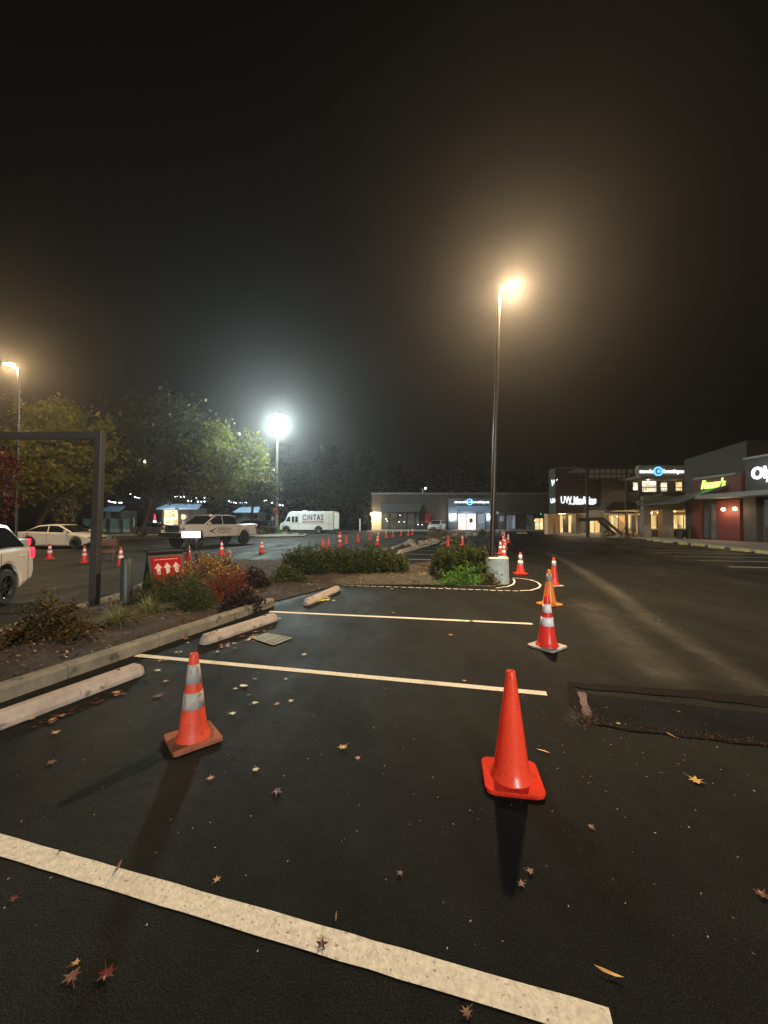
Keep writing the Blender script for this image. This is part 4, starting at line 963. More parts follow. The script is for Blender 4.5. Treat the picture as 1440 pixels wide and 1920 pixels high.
c_ = corner+fw*2.25-lf*.9; s2.location = (c_.x, c_.y, .002); s2.rotation_euler = (0, 0, hd_)
for ch_ in s2.children:
    if ch_.name.startswith('taillight'): ch_.data = ch_.data.copy(); ch_.data.materials[0] = MATS['tail_red']
d1 = make_car('dark grey car parked under the trees left of the pickup', 1.8, sedan_top, -1.35, 1.33, .32, .2, sedan_gh, 'car_grey', rimm='rim', pillars=(-.3,)); place(d1, 283, 1005, R(15), 0, 1)
d2 = make_car('dark blue car parked just behind the pickup bed', 1.85, suv_top, -1.38, 1.4, .36, .28, suv_gh, 'car_dark', rimm='rim', pillars=(-1.15, -.1)); place(d2, 478, 1003, R(-25), 0, 1)
d3 = copy_tree(d1); d3['label'] = 'dark car roof showing behind the white saloon'; place(d3, 100, 1012, 0, 0, 2)
d4 = copy_tree(d2); d4['label'] = 'second dark car beside the dark blue one, nearer the white lamp'; place(d4, 488, 1000.5, R(-30), 0, 4)
d5 = make_car('small white car parked nose out before the far shops', 1.8, suv_top, -1.38, 1.4, .36, .28, suv_gh, 'car_white', pillars=(-1.15, -.1)); place(d5, 823, 996.5, R(-112), 0, 2)
# pickup
pk_top = [(-3.05, .62), (-3.12, .72), (-3.06, .98), (-3.02, 1.42), (-1.35, 1.42), (-1.2, 1.40), (1.2, 1.40), (1.7, 1.44), (2.6, 1.42), (2.95, 1.33), (3.02, 1.1), (3.05, .62)]
pk_gh = [(-1.30, 1.38), (-1.12, 1.96), (-.6, 2.06), (.55, 2.04), (1.55, 1.40)]
pk = make_car('white crew cab pickup truck with dark lettering on its door, raised on big tyres', 2.02, pk_top, -1.95, 2.05, .46, .62, pk_gh, 'car_cream', wbelt=.95, wroof=.78, rimm='rim_dark', pillars=(.05,), name='pickup_truck', cat='pickup truck', heads=1.2, tailb=1.2, ww=.32)
gn = MB(); gn.box((3.03, 0, 1.18), (.08, 1.15, .42)); gn.build('grille_panel', 'black_plastic', pk, bevel=.03)
cg = MB()
for yy in (-.35, 0, .35): cg.box((3.08, yy, 1.18), (.03, .05, .36))
for zz in (1.05, 1.18, 1.31): cg.box((3.08, 0, zz), (.03, 1.05, .035))
cg.build('grille_bars', 'chrome', pk); MB().box((3.12, 0, .80), (.22, 1.96, .26)).build('bumper', 'chrome', pk, bevel=.05); MB().box((-3.14, 0, .74), (.16, 1.9, .2)).build('rear_bumper', 'chrome', pk, bevel=.04)
for s in (-1, 1):
    MB().lathe([(0, .04), (.09, .03), (.11, 0)], 16, 'Y', o=(3.09, s*.74, 1.2)).build('lamp_reflector', 'chrome', pk)
MB().bb(-1.38, -.80, 1.405, -3.0, .80, 1.43).build('bed_shade_panel', 'black_plastic', pk)  # dark panel laid on top, stands for the shade inside the open bed
MB().bb(-1.345, 1.012, .7, -1.325, 1.016, 1.4).build('bed_gap', 'seam', pk)
a = G(368, 1027.5); b = G(457, 1020.5); mid = (a+b)/2; hdg = math.atan2(a.y-b.y, a.x-b.x); fw2 = Vector((math.cos(hdg), math.sin(hdg), 0)); lf2 = Vector((-fw2.y, fw2.x, 0))
c_ = mid-lf2*.85-fw2*.05; pk.location = (c_.x, c_.y, .002); pk.rotation_euler = (0, 0, hdg)
# near side is the truck's left (+y): text reads with x flipped
ROTL = (R(90), 0, R(180))
text('door_lettering', 'JIREH', .36, 'dark_text', (-.02, 1.014, 1.10), ROTL, pk, .002, 0, 1.2, .0)
text('door_subtitle', 'CONSTRUCTION', .12, 'dark_text', (-.02, 1.014, .88), ROTL, pk, .002, 0, .95, .002)
lg = MB(); lg.add([(1.25, 1.016, 1.0), (.62, 1.016, 1.22), (.72, 1.016, 1.12), (1.0, 1.016, 1.0), (.72, 1.016, .84), (.60, 1.016, .78)], [(0, 1, 2, 3), (0, 3, 4, 5)]); lg.build('door_emblem', 'dark_text', pk)
# driver seen in the near window
def person():
    me = bpy.data.meshes.new('person')
    J = [((0, 0, 0), .15), ((0, 0, .22), .15), ((0, 0, .42), .17), ((0, 0, .55), .07), ((.02, 0, .64), .08), ((.03, 0, .74), .10), ((.02, 0, .83), .07),
         ((0, .2, .46), .065), ((.10, .34, .26), .05), ((.30, .38, .28), .04), ((.36, .38, .29), .035), ((0, -.2, .46), .065), ((.12, -.26, .22), .05), ((.40, -.18, .32), .04),
         ((.25, .1, 0), .09), ((.48, .11, .02), .07), ((.52, .11, -.35), .05), ((.25, -.1, 0), .09), ((.48, -.11, .02), .07), ((.52, -.11, -.35), .05)]
    E = [(0, 1), (1, 2), (2, 3), (3, 4), (4, 5), (5, 6), (2, 7), (7, 8), (8, 9), (9, 10), (2, 11), (11, 12), (12, 13), (0, 14), (14, 15), (15, 16), (0, 17), (17, 18), (18, 19)]
    me.from_pydata([j[0] for j in J], E, []); o = bpy.data.objects.new('person', me); COL.objects.link(o)
    sk = o.modifiers.new('s', 'SKIN'); o.modifiers.new('u', 'SUBSURF').levels = 2
    for i, j in enumerate(J): me.skin_vertices[0].data[i].radius = (j[1], j[1])
    me.skin_vertices[0].data[0].use_root = True
    dg = bpy.context.evaluated_depsgraph_get(); dg.update(); m2 = bpy.data.meshes.new_from_object(o.evaluated_get(dg)); o.modifiers.clear(); o.data = m2
    m2.materials.clear(); m2.materials.append(MATS['skin']); m2.materials.append(MATS['blue_cloth'])
    for p in m2.polygons:
        p.use_smooth = True; c = p.center; p.material_index = 0 if (c.z > .56 or (c.y > .3 and c.x > .2)) else 1
    MB().lathe([(0, .93), (.07, .92), (.115, .85), (.12, .80), (.115, .79)], 16, o=(.02, 0, 0)).build('cap', 'white_cloth', o, smooth=True)
    b = MB(); b.box((.15, 0, .80), (.12, .15, .015)); b.build('cap_peak', 'white_cloth', o)
    return tag(o, 'driver in a pale cap at the open window of the pickup', 'person')
pn = person(); lp = c_+fw2*.62+lf2*.52; pn.location = (lp.x, lp.y, 1.14); pn.rotation_euler = (0, 0, hdg+R(35))
# the near front side window is open (recess instead of glass): lift the driver just inside the opening
# ------------------------------------------------------------ step van
v = empty('delivery_van', (0, 0, 0), 0, 'white boxy delivery van with dark blue lettering and open rear door', 'van')
b = MB(); hw = 1.1
def sideprof(mb, pts, y0, y1):
    n = len(pts); mb.add([(x, y0, z) for x, z in pts]+[(x, y1, z) for x, z in pts], [list(range(n)), list(range(n, 2*n))[::-1]]+[(i, (i+1) % n, n+(i+1) % n, n+i) for i in range(n)])
vp = [(-3.55, .45), (-3.55, 2.85), (2.0, 2.85), (2.35, 2.75), (2.95, 1.55), (3.45, 1.35), (3.6, 1.1), (3.62, .45), (3.2, .45)]+arc_pts(2.75, .52, .45)[1:-1]+[(2.2, .45), (-1.15, .45)]+arc_pts(-1.6, .5, .45)[1:-1]+[(-2.05, .45)]
sideprof(b, vp, -hw, hw); b.build('body', 'van_white', v, bevel=.05)
for x in (2.75, -1.6):
    for s in (-1, 1): wheel(v, x, s*(hw-.15), .40, .26, 'rim', s)
for s in (-1, 1):
    m_ = MB(); sideprof(m_, [(2.18, 1.55), (2.18, 2.15), (2.48, 2.15), (2.78, 1.55)], s*(hw+.004), s*(hw+.008)); m_.build('side_window', 'glass_tint', v)
    MB().bb(1.15, s*(hw+.002), 1.45, 1.5, s*(hw+.008), 2.2).build('door_window', 'glass_tint', v); MB().bb(1.62, s*(hw+.002), 1.45, 1.95, s*(hw+.008), 2.2).build('door_window', 'glass_tint', v)
    m_ = MB(); m_.bb(1.02, s*(hw+.002), .6, 1.04, s*(hw+.006), 2.6); m_.bb(-3.0, s*(hw+.002), 2.55, -2.98, s*(hw+.006), .6); m_.bb(-3.5, s*(hw+.002), 1.28, 2.1, s*(hw+.006), 1.30); m_.build('panel_seam', 'seam', v)
    MB().box((3.45, s*.85, 1.0), (.1, .3, .2)).build('headlight', 'head_lens', v, bevel=.02)
    MB().box((2.3, s*(hw+.22), 1.9), (.08, .16, .4)).build('mirror', 'black_plastic', v)
MB().box((3.66, 0, .5), (.16, 2.1, .22)).build('bumper', 'black_plastic', v); MB().box((.6, 0, 2.93), (.5, .4, .14)).build('roof_vent', 'van_white', v, bevel=.03)
m_ = MB(); m_.add([(2.43, -.95, 2.62), (2.43, .95, 2.62), (2.96, .95, 1.58), (2.96, -.95, 1.58)], [(0, 1, 2, 3)]); m_.build('windscreen', 'glass_dark', v); v.children[-1].location = (.02, 0, .01)
m_ = MB(); m_.bb(-3.56, -.85, .65, -3.575, .85, 2.6); m_.build('rear_shade_panel', 'glass_dark', v)  # dark sheet on the closed body, painted shade of the van's inside
m_ = MB(); m_.box((-3.95, hw-.02, 1.62), (.75, .05, 2.0), R(-12)); m_.build('rear_door', 'van_white', v, bevel=.01); MB().box((-3.72, 0, .48), (.3, 2.0, .08)).build('rear_step', 'black_plastic', v)
text('van_lettering', 'CiNTAS', .98, 'navy_text', (-.85, hw+.006, 2.02), ROTL, v, .003, 0, 2.75, .022)
MB().bb(-2.3, hw+.003, 1.44, .55, hw+.008, 1.60).build('stripe', 'red_text', v); text('stripe_lettering', 'THE UNIFORM PEOPLE', .13, 'van_white', (-.85, hw+.011, 1.52), ROTL, v, .002, 0, 2.3)
a = G(536.7, 1000); bq = G(596, 1000.4); mid = (a+bq)/2; v.rotation_euler = (0, 0, R(170)); v.location = (mid.x+.75, mid.y+1.1, 0)
v.scale = (1.0, 1, .98)
# ------------------------------------------------------------ far building
YB = 62.0
def fb(m_, px0, py0, px1, py1, y, out=.05, th=None):
    a = HY(px0, py0, y); b = HY(px1, py1, y); z0 = max(0.0, min(a.z, b.z)); z1 = max(a.z, b.z)
    m_.bb(min(a.x, b.x), y-out, z0, max(a.x, b.x), y+(th if th is not None else 0), z1); return m_
def part(name, m, parent, px0, py0, px1, py1, y, out=.05, th=0.0):
    o = fb(MB(), px0, py0, px1, py1, y, out, th).build(name, m, parent); return o
B = empty('shop_building', (0, 0, 0), 0, 'long low single storey shop building closing the far end of the car park', 'building')
part('wall', 'wall_brown', B, 697, 927, 1056, 1000, YB, 0, 12)
part('coping', 'coping', B, 696, 924, 1057, 927, YB, .15, .3)
part('corner_pier', 'wall_peach', B, 697, 960, 715, 1000, YB, .25)
m_ = MB(); a = HY(714, 944, YB); b_ = HY(789, 959, YB)
m_.add([(a.x, YB-.01, a.z), (b_.x+.2, YB-.01, a.z), (b_.x-.3, YB-1.6, b_.z), (a.x, YB-1.6, b_.z), (a.x, YB-.01, a.z-.25), (b_.x+.2, YB-.01, a.z-.25), (b_.x-.3, YB-1.6, b_.z-.15), (a.x, YB-1.6, b_.z-.15)], [(0, 1, 2, 3), (4, 7, 6, 5), (0, 4, 5, 1), (1, 5, 6, 2), (2, 6, 7, 3), (3, 7, 4, 0)]); m_.build('awning', 'awning_dark', B)
for i, (p0, p1) in enumerate([(716, 729), (732, 746), (748, 762), (764, 777), (779, 786)]):
    part('shop_window', 'win_dim', B, p0, 962, p1, 990, YB, .06)
fr = MB()
for p in (715.5, 730.5, 747, 763, 778, 787): fb(fr, p-.6, 961, p+.6, 996, YB, .12)
fb(fr, 715, 990, 788, 993, YB, .10); fr.build('window_frame', 'frame_dark', B)
part('poster', 'red_text', B, 797, 964, 806.5, 980, YB, .06); 
for i in range(3): part('poster_stripe', 'wall_brown', B, 798, 968+i*3.6, 805.5, 969+i*3.6, YB, .07)
part('shutter', 'brick_brown', B, 819, 963, 838, 996, YB, .04)
part('shopfront_panel', 'wall_navy', B, 840, 937, 927, 1000, YB, .4); part('panel_coping', 'coping', B, 840, 935, 928, 937, YB, .55)
part('entrance_glazing', 'win_white', B, 859, 963, 892, 995, YB-.4, .03); part('window', 'win_blueish', B, 893.5, 963, 909, 993, YB-.4, .03)
fr = MB()
for p in (858.5, 862.5, 874.5, 892.7, 909.5): fb(fr, p-.5, 962, p+.5, 996, YB-.4, .1)
fb(fr, 858, 961.5, 910, 963, YB-.4, .12); fb(fr, 863, 968, 874, 969, YB-.4, .1); fb(fr, 880, 972, 886, 980, YB-.4, .08); fr.build('door_frame', 'frame_dark', B)
for p0, p1 in ((841, 857), (911, 926)):
    part('pier_facing', 'canopy_glass', B, p0, 962, p1, 978, YB-.4, .05)
m_ = MB(); a = HY(854, 949, YB); b_ = HY(913, 960, YB)
m_.add([(a.x, YB-.41, a.z), (b_.x, YB-.41, a.z), (b_.x+.1, YB-1.5, b_.z), (a.x-.1, YB-1.5, b_.z), (a.x, YB-.41, a.z-.1), (b_.x, YB-.41, a.z-.1), (b_.x+.1, YB-1.5, b_.z-.1), (a.x-.1, YB-1.5, b_.z-.1)], [(0, 1, 2, 3), (4, 7, 6, 5), (0, 4, 5, 1), (1, 5, 6, 2), (2, 6, 7, 3), (3, 7, 4, 0)]); m_.build('blue_awning', 'awning_blue', B)
def signtext(nm, s, px, py, y, wpx, sz, m, parent, ext=.04, bold=.02, shear=0):
    q = HY(px, py, y); return text(nm, s, sz, m, (q.x, y-.08, q.z), (R(90), 0, 0), parent, ext, shear, wpx/F*y, bold)
signtext('sign_lettering', 'moola', 865, 941.2, YB-.45, 26, .62, 'em_white', B, bold=.01); signtext('sign_lettering', 'boutique', 900, 941.2, YB-.45, 34, .62, 'em_white', B, bold=.01)
def ringlogo(px, py, y, rr, parent):
    q = HY(px, py, y); m_ = MB(); m_.lathe([(rr*.72, -.05), (rr, -.05), (rr, .03), (rr*.72, .03)], 28, 'Y', (q.x, y-.08, q.z), True); m_.lathe([(rr*.36, -.06), (0, -.06)], 16, 'Y', (q.x, y-.08, q.z)); m_.build('sign_emblem', 'em_blue', parent)
ringlogo(880.5, 941.2, YB-.45, .5, B)
part('window', 'win_dim', B, 934, 964, 947, 995, YB, .05); part('lit_panel', 'win_blueish', B, 937, 968, 944, 977, YB, .08); part('window', 'win_blueish', B, 950, 966, 966, 992, YB, .05)
part('window', 'win_dim', B, 986, 966, 1001, 996, YB, .05); part('window', 'win_gold', B, 1003, 972, 1018, 996, YB, .05); part('soffit', 'awning_dark', B, 930, 959, 1030, 963, YB, 1.2)
fr = MB()
for p in (933.5, 948.5, 967, 985.5, 1002, 1011, 1019): fb(fr, p-.5, 963, p+.5, 996, YB, .12)
fb(fr, 933, 962.6, 1019.5, 964, YB, .13); fr.build('window_frame', 'frame_dark', B)
def walllight(px, py, y, power, col, em, label, parent=None, rad=.12):
    q = HY(px, py, y); r = empty('wall_light', (q.x, y-.25, q.z), 0, label, 'wall light', 'wall lights'); MB().lathe([(0, .14), (.1, .1), (.14, 0), (.1, -.1), (0, -.14)], 14).build('globe', em, r, smooth=True); MB().box((0, .14, 0), (.08, .2, .08)).build('bracket', 'black_metal', r)
    light('glow', 'POINT', (0, -.35, -.12), power, col, rad, r); return r
walllight(696, 963.5, YB-.3, 260, (1, .78, .45), 'em_warm', 'warm wall light on the left corner of the far building')
walllight(705.5, 963.5, YB-.3, 260, (1, .78, .45), 'em_warm', 'warm wall light just right of the far building corner')
walllight(848, 966, YB-.5, 170, (.85, .93, 1), 'em_cool', 'cold wall light left of the lit shop entrance'); walllight(920, 966, YB-.5, 170, (.85, .93, 1), 'em_cool', 'cold wall light right of the lit shop entrance')
light('entrance_glow', 'POINT', (HY(876, 975, YB-2).x, YB-2, 2.2), 160, (1, .93, .85), .4, None)
for i, (px, py, em) in enumerate([(866, 962.5, 'em_greenled'), (938, 962.5, 'em_greenled'), (1014, 963.8, 'em_greenled'), (724, 973, 'em_warm'), (726, 977, 'em_cool'), (750, 966, 'em_cool'), (748, 978.5, 'em_warm'), (758, 978.5, 'em_cool'), (784, 983.5, 'em_cool'), (791.5, 984, 'em_cool'), (1006, 984, 'em_warm'), (1013, 984, 'em_warm'), (1003, 976, 'em_warm')]):
    q = HY(px, py, YB-.2); MB().lathe([(0, .07), (.07, 0), (0, -.07)], 8, o=q).build('small_lamp', em, B)
part('doorstep', 'concrete', B, 696, 993.2, 1030, 996, YB-1.8, .01, 1.7)
# pavement before far building
struct(MB().slab([(-2.5, YB-3.2), (24.4, YB-3.2), (24.4, YB-1.85), (-2.5, YB-1.85)], 0.004, .13).build('pavement', 'concrete'))
# ------------------------------------------------------------ two storey clinic building
YU = 45.0
U = empty('clinic_building', (0, 0, 0), 0, 'two storey grey and brown building with white UW Medicine lettering', 'building')
xl = HY(1041, 900, YU).x; xc = HY(1029, 900, YU+2.2).x; xr_ = HY(1200, 900, YU).x; zr = HY(1060, 878, YU).z
zf = HY(1060, 963, YU).z
MB().slab([(xl, YU), (xr_+6, YU), (xr_+6, YU+14), (HY(1031.5, 900, YU+14).x, YU+14), (HY(1029, 900, YU+1.6).x, YU+1.6)], zf, zr).build('wall', 'wall_grey', U)
part('coping', 'coping', U, 1041, 876.5, 1128, 878.5, YU, .12, .2)
part('brown_panel', 'brick_brown', U, 1041.5, 897, 1126, 948, YU, .08); part('beige_panel', 'wall_beige', U, 1126.5, 899, 1176, 949, YU, .06); part('fascia_band', 'wall_grey', U, 1041, 949, 1200, 963, YU, .3)
MB().slab([(xl-.5, YU+2), (xr_+6, YU+2), (xr_+6, YU+3), (xc+.3, YU+3)], 0, zf-.003).build('ground_floor_wall', 'wall_peach', U)
part('corner_pier', 'wall_peach', U, 1027, 963.5, 1038, 1002, YU, 0, .9); part('pier', 'wall_peach', U, 1041, 963.5, 1048, 1002, YU, 0, .8); part('pier', 'wall_beige', U, 1077, 963.5, 1087, 1006, YU-.5, .3, .8)
for p0, p1, mm in ((1049, 1055, 'win_gold'), (1056, 1064, 'win_dim'), (1065.5, 1075, 'win_gold'), (1088, 1097, 'win_dim'), (1106, 1113, 'win_gold'), (1116, 1124, 'win_gold'), (1127, 1140, 'win_dim'), (1146, 1158, 'win_gold'), (1175, 1181, 'win_gold'), (1184, 1196, 'win_dim')):
    part('ground_window', mm, U, p0, 966, p1, 998, YU+2, .05)
fr = MB()
for p in (1048.5, 1055.5, 1064.8, 1075.5, 1098, 1105, 1125, 1141, 1159, 1174): fb(fr, p-.5, 965, p+.5, 1001, YU+2, .12)
fb(fr, 1048, 964.5, 1174.5, 966, YU+2, .13)
fr.build('window_frame', 'frame_dark', U)
signtext('sign_lettering', 'UW Medicine', 1084, 938, YU-.15, 66, 1.15, 'em_white', U, bold=0.008); signtext('sign_subtitle', 'PRIMARY CARE', 1090, 945, YU-.15, 48, .28, 'em_white', U, bold=.0)
q = HY(1035, 907, YU+1); text('side_sign', 'W', 1.1, 'em_white', (q.x-.1, YU+.3, q.z), (R(90), 0, R(-62)), U, .04, .2, .8, 0); q = HY(1034.5, 940, YU+1); text('side_sign', 'UW', .8, 'em_white', (q.x-.1, YU+.3, q.z), (R(90), 0, R(-62)), U, .04, 0, .8, 0)
for px in (1035, 1060, 1090, 1120, 1150, 1180):
    q = HY(px, 963, YU+1); light('soffit_light', 'POINT', (q.x, YU+.7, zf-.35), 75, (1, .68, .32), .12, U)
# canopy lights strip
part('soffit_strip', 'em_warm', U, 1047, 962.2, 1060, 963.6, YU+.2, .05)
# staircase
YS = 39.0
S = empty('stair_tower', (0, 0, 0), 0, 'dark steel outdoor staircase with flat glazed canopy before the clinic building', 'staircase')
for px in (1100.5, 1174, 1198):
    t = HY(px, 880, YS); MB().bb(t.x-.10, YS-.1, 0, t.x+.10, YS+.1, t.z).build('column', 'steel_dark', S)
fr = MB(); fb(fr, 1089, 877, 1199, 880, YS, .15, 3); fb(fr, 1089, 888, 1196, 890, YS, .15, .1); fb(fr, 1089, 896.5, 1196, 898.5, YS, .15, .1)
for i in range(10): fb(fr, 1103+i*10.4-.5, 880, 1103+i*10.4+.5, 897, YS, .12, .05)
fr.build('canopy_frame', 'steel_dark', S)
part('canopy_panel', 'canopy_glass', S, 1103, 880, 1196, 888, YS, .02, .02); part('canopy_panel', 'canopy_glass', S, 1103, 890, 1180, 896.5, YS, .02, .02)
def flight(p0, p1, y, nm, steps=12):
    a = HY(*p0, y); b = HY(*p1, y); m_ = MB()
    for s in (0, 1.2): 
        m_.add([(a.x, y+s, a.z), (b.x, y+s, b.z), (b.x, y+s, b.z-.35), (a.x, y+s, a.z-.35), (a.x, y+s+.06, a.z), (b.x, y+s+.06, b.z), (b.x, y+s+.06, b.z-.35), (a.x, y+s+.06, a.z-.35)], [(0, 1, 2, 3), (4, 7, 6, 5), (0, 4, 5, 1), (1, 5, 6, 2), (2, 6, 7, 3), (3, 7, 4, 0)])
    for i in range(steps):
        t = (i+.5)/steps; p = a.lerp(b, t); m_.bb(p.x-.16, y+.06, p.z-.12, p.x+.16, y+1.2, p.z-.08)
    m_.build(nm, 'steel_dark', S)
    rl = MB()
    for s in (0.03,):
        rl.tube((a.x, y+s, a.z+1.0), (b.x, y+s, b.z+1.0), .035, None, 6)
        for i in range(14): p = a.lerp(b, i/13); rl.tube((p.x, y+s, p.z), (p.x, y+s, p.z+1), .016, None, 5)
    rl.build('railing', 'canopy_glass', S)
flight((1126, 958), (1152, 941), YS+1, 'stair_flight'); flight((1152, 941), (1200, 944), YS+1, 'landing'); flight((1096, 971), (1134, 969), YS, 'landing'); flight((1134, 972), (1168, 1000), YS-.6, 'stair_flight')
MB().bb(HY(1101, 958, YS).x, YS-.05, HY(1101, 970, YS).z, HY(1134, 958, YS).x, YS, HY(1134, 957, YS).z).build('landing_screen', 'canopy_glass', S)
# planter with small tree under the stair
g = G(1178, 1010); bush('planter_shrub', 1178, 1010, 40, 986, 900, .12, 'leaf_mixed', 'shrub in the planter below the outdoor staircase', seed=40)
bush('planter_shrub', 1140, 1008, 30, 992, 600, .1, 'leaf_plum', 'low dark shrub under the stair landing', seed=41)
# ------------------------------------------------------------ gallery building (balcony) with blue logo sign
YG = 36.0
Q = empty('balcony_building', (0, 0, 0), 0, 'two storey building with lit balcony and white and blue sign', 'building')
part('fascia', 'wall_beige', Q, 1198, 874, 1330, 893, YG, .05, .5); part('fascia_coping', 'coping', Q, 1198, 872.5, 1330, 874.2, YG, .15, .55); part('soffit', 'wall_beige', Q, 1198, 893.2, 1330, 896, YG, .4, 3)
part('upper_wall', 'wall_brown', Q, 1198, 896, 1330, 932, YG+3.2, 0, .4)
for p0, q0, p1, q1, mm in ((1204, 900, 1230, 922, 'win_upper'), (1239, 905, 1250, 921, 'win_upper'), (1267, 904, 1278, 920, 'win_gold'), (1290, 902, 1304, 920, 'win_gold'), (1187, 905, 1196, 919, 'win_upper')):
    part('upper_window', mm, Q, p0, q0, p1, q1, YG+3.2, .05)
signtext('sign_lettering', 'moola', 1211, 884, YG-.05, 25, .5, 'em_white', Q, bold=.01); signtext('sign_lettering', 'boutique', 1262, 884, YG-.05, 38, .5, 'em_white', Q, bold=.01); ringlogo(1233, 884, YG-.05, .42, Q)
part('balcony_slab', 'frame_dark', Q, 1243, 925, 1330, 930, YG, .1, 3.2); part('beam', 'wall_beige', Q, 1206, 930.5, 1330, 955, YG, 0, .4)
rl = MB()
for i in range(34): px = 1198+i*3; fb(rl, px-.25, 914, px+.25, 925, YG, .02, .01)
fb(rl, 1198, 913, 1300, 914.2, YG, .05, .03); rl.build('balcony_railing', 'steel_dark', Q)
m_ = MB(); a = HY(1195, 944, YG-.4); b_ = HY(1243, 930, YG-.4); m_.add([(a.x, a.y, a.z), (b_.x, b_.y, b_.z), (b_.x, b_.y, b_.z+.28), (a.x, a.y, a.z+.22), (a.x, a.y+.1, a.z), (b_.x, b_.y+.1, b_.z), (b_.x, b_.y+.1, b_.z+.28), (a.x, a.y+.1, a.z+.22)], [(0, 1, 2, 3), (4, 7, 6, 5), (0, 4, 5, 1), (1, 5, 6, 2), (2, 6, 7, 3), (3, 7, 4, 0)]); m_.build('bridge_edge', 'coping', Q)
part('pier', 'wall_beige', Q, 1206, 955.5, 1221, 1012, YG, .05, .6); part('pier', 'wall_beige', Q, 1242, 955.5, 1263, 1012, YG-.3, .05, .6); part('pier_base', 'concrete', Q, 1207, 985, 1220, 1012, YG, .12); part('pier_base', 'concrete', Q, 1243, 985, 1262, 1012, YG-.3, .12)
part('ceiling', 'wall_peach', Q, 1195, 955.5, 1330, 958, YG, -.45, 4.5)
part('back_wall', 'wall_peach', Q, 1195, 958, 1340, 1008, YG+4.5, 0, .3)
for p0, p1, mm in ((1200, 1206, 'win_gold'), (1216, 1229, 'win_gold'), (1231, 1241, 'win_dim'), (1262, 1270, 'win_gold'), (1272, 1280, 'win_gold'), (1283, 1290, 'win_gold'), (1292, 1299, 'win_gold'), (1301, 1308, 'win_gold')):
    part('ground_window', mm, Q, p0, 966, p1, 991, YG+4.5, .05)
part('low_wall', 'brick_brown', Q, 1222, 993, 1241, 1008, YG+.5, 0, .2); part('low_wall', 'frame_dark', Q, 1264, 993, 1300, 1011, YG+.5, 0, .2)
for i, (px, py) in enumerate([(1221.5, 962), (1234, 961), (1265, 958.5), (1283, 957), (1199.5, 964)]):
    q = HY(px, py, YG+1.2); MB().lathe([(0, .08), (.10, 0), (0, -.08)], 12, o=(q.x, q.y, q.z)).build('downlight', 'em_warm', Q); light('down', 'POINT', (q.x, q.y, q.z-.3), 48, (1, .66, .30), .1, Q)
for px in (1216, 1260, 1290):
    q = HY(px, 899, YG+2); light('balcony_light', 'POINT', (q.x, YG+1.8, q.z), 65, (1, .8, .5), .15, Q)
for px, py in ((1223, 896.5), (1215, 898)):
    q = HY(px, py, YG+1.4); MB().lathe([(0, .13), (.18, 0), (0, -.13)], 12, o=q).build('lamp_globe', 'em_cool', Q)
# ------------------------------------------------------------ right hand row, facades facing left (plane X const)
XR = 26.0
def sb(m_, px0, px1, z0, z1, x=XR, out=.05, th=0.0):
    ya = HX(px0, 975, x).y; yb = HX(px1, 975, x).y; m_.bb(x-out, min(ya, yb), z0, x+th, max(ya, yb), z1); return m_
def spart(nm, m, parent, px0, px1, z0, z1, x=XR, out=.05, th=0.0): return sb(MB(), px0, px1, z0, z1, x, out, th).build(nm, m, parent)
T = empty('red_shop', (0, 0, 0), 0, 'dark red shop with green script sign and tall plain parapet behind', 'building')
ya, yb = HX(1285, 975, XR+.5).y, HX(1402, 975, XR+.5).y
m_ = MB(); m_.add([(XR+.5, ya, 0), (XR+.5, yb, 0), (XR+.5, yb, 7.5), (XR+.5, ya, 7.0), (XR+9, ya, 0), (XR+9, yb, 0), (XR+9, yb, 7.5), (XR+9, ya, 7.0)], [(0, 1, 2, 3), (4, 7, 6, 5), (0, 4, 5, 1), (1, 5, 6, 2), (2, 6, 7, 3), (3, 7, 4, 0)]); m_.build('parapet_block', 'wall_grey', T)
spart('red_wall', 'wall_red', T, 1300, 1391, 3.2, 5.05, XR, 0, .45); spart('red_coping', 'coping', T, 1304, 1384, 5.05, 5.2, XR, .15, .45)
spart('red_pier', 'wall_red', T, 1303, 1318, .15, 3.2, XR, .25, .45); spart('red_wall_panel', 'wall_red', T, 1347, 1391, .15, 3.2, XR, .15, .45)
for a, b_ in ((1320, 1331), (1332.5, 1344)): spart('door_glass', 'win_dim', T, a, b_, .25, 2.9, XR, .0, .1)
fr = MB()
for p in (1319, 1331.8, 1345): sb(fr, p-.7, p+.7, .15, 3.1, XR, .08)
sb(fr, 1318, 1346, 2.9, 3.2, XR, .06, .4); fr.build('door_frame', 'frame_dark', T)
ya, yb = 36.5, HX(1368, 975, XR).y
m_ = MB(); m_.add([(XR-.02, ya, 3.6), (XR-.02, yb, 4.4), (XR-2.6, yb+1.6, 3.15), (XR-2.6, ya, 3.15), (XR-.02, ya, 3.45), (XR-.02, yb, 4.2), (XR-2.6, yb+1.6, 3.02), (XR-2.6, ya, 3.02)], [(0, 1, 2, 3), (4, 7, 6, 5), (0, 4, 5, 1), (1, 5, 6, 2), (2, 6, 7, 3), (3, 7, 4, 0)]); m_.build('awning', 'awning_dark', T)
q = HX(1336, 908, XR-.1); text('sign_lettering', "Ranny's", .95, 'em_green', (XR-.12, q.y, q.z), (R(90), 0, R(-90)), T, .04, .35, 2.3, .025)
light('green_glow', 'POINT', (XR-.9, q.y, q.z-.1), 22, (.3, 1, .25), .3, T)
q = HX(1362, 955, XR-.3)
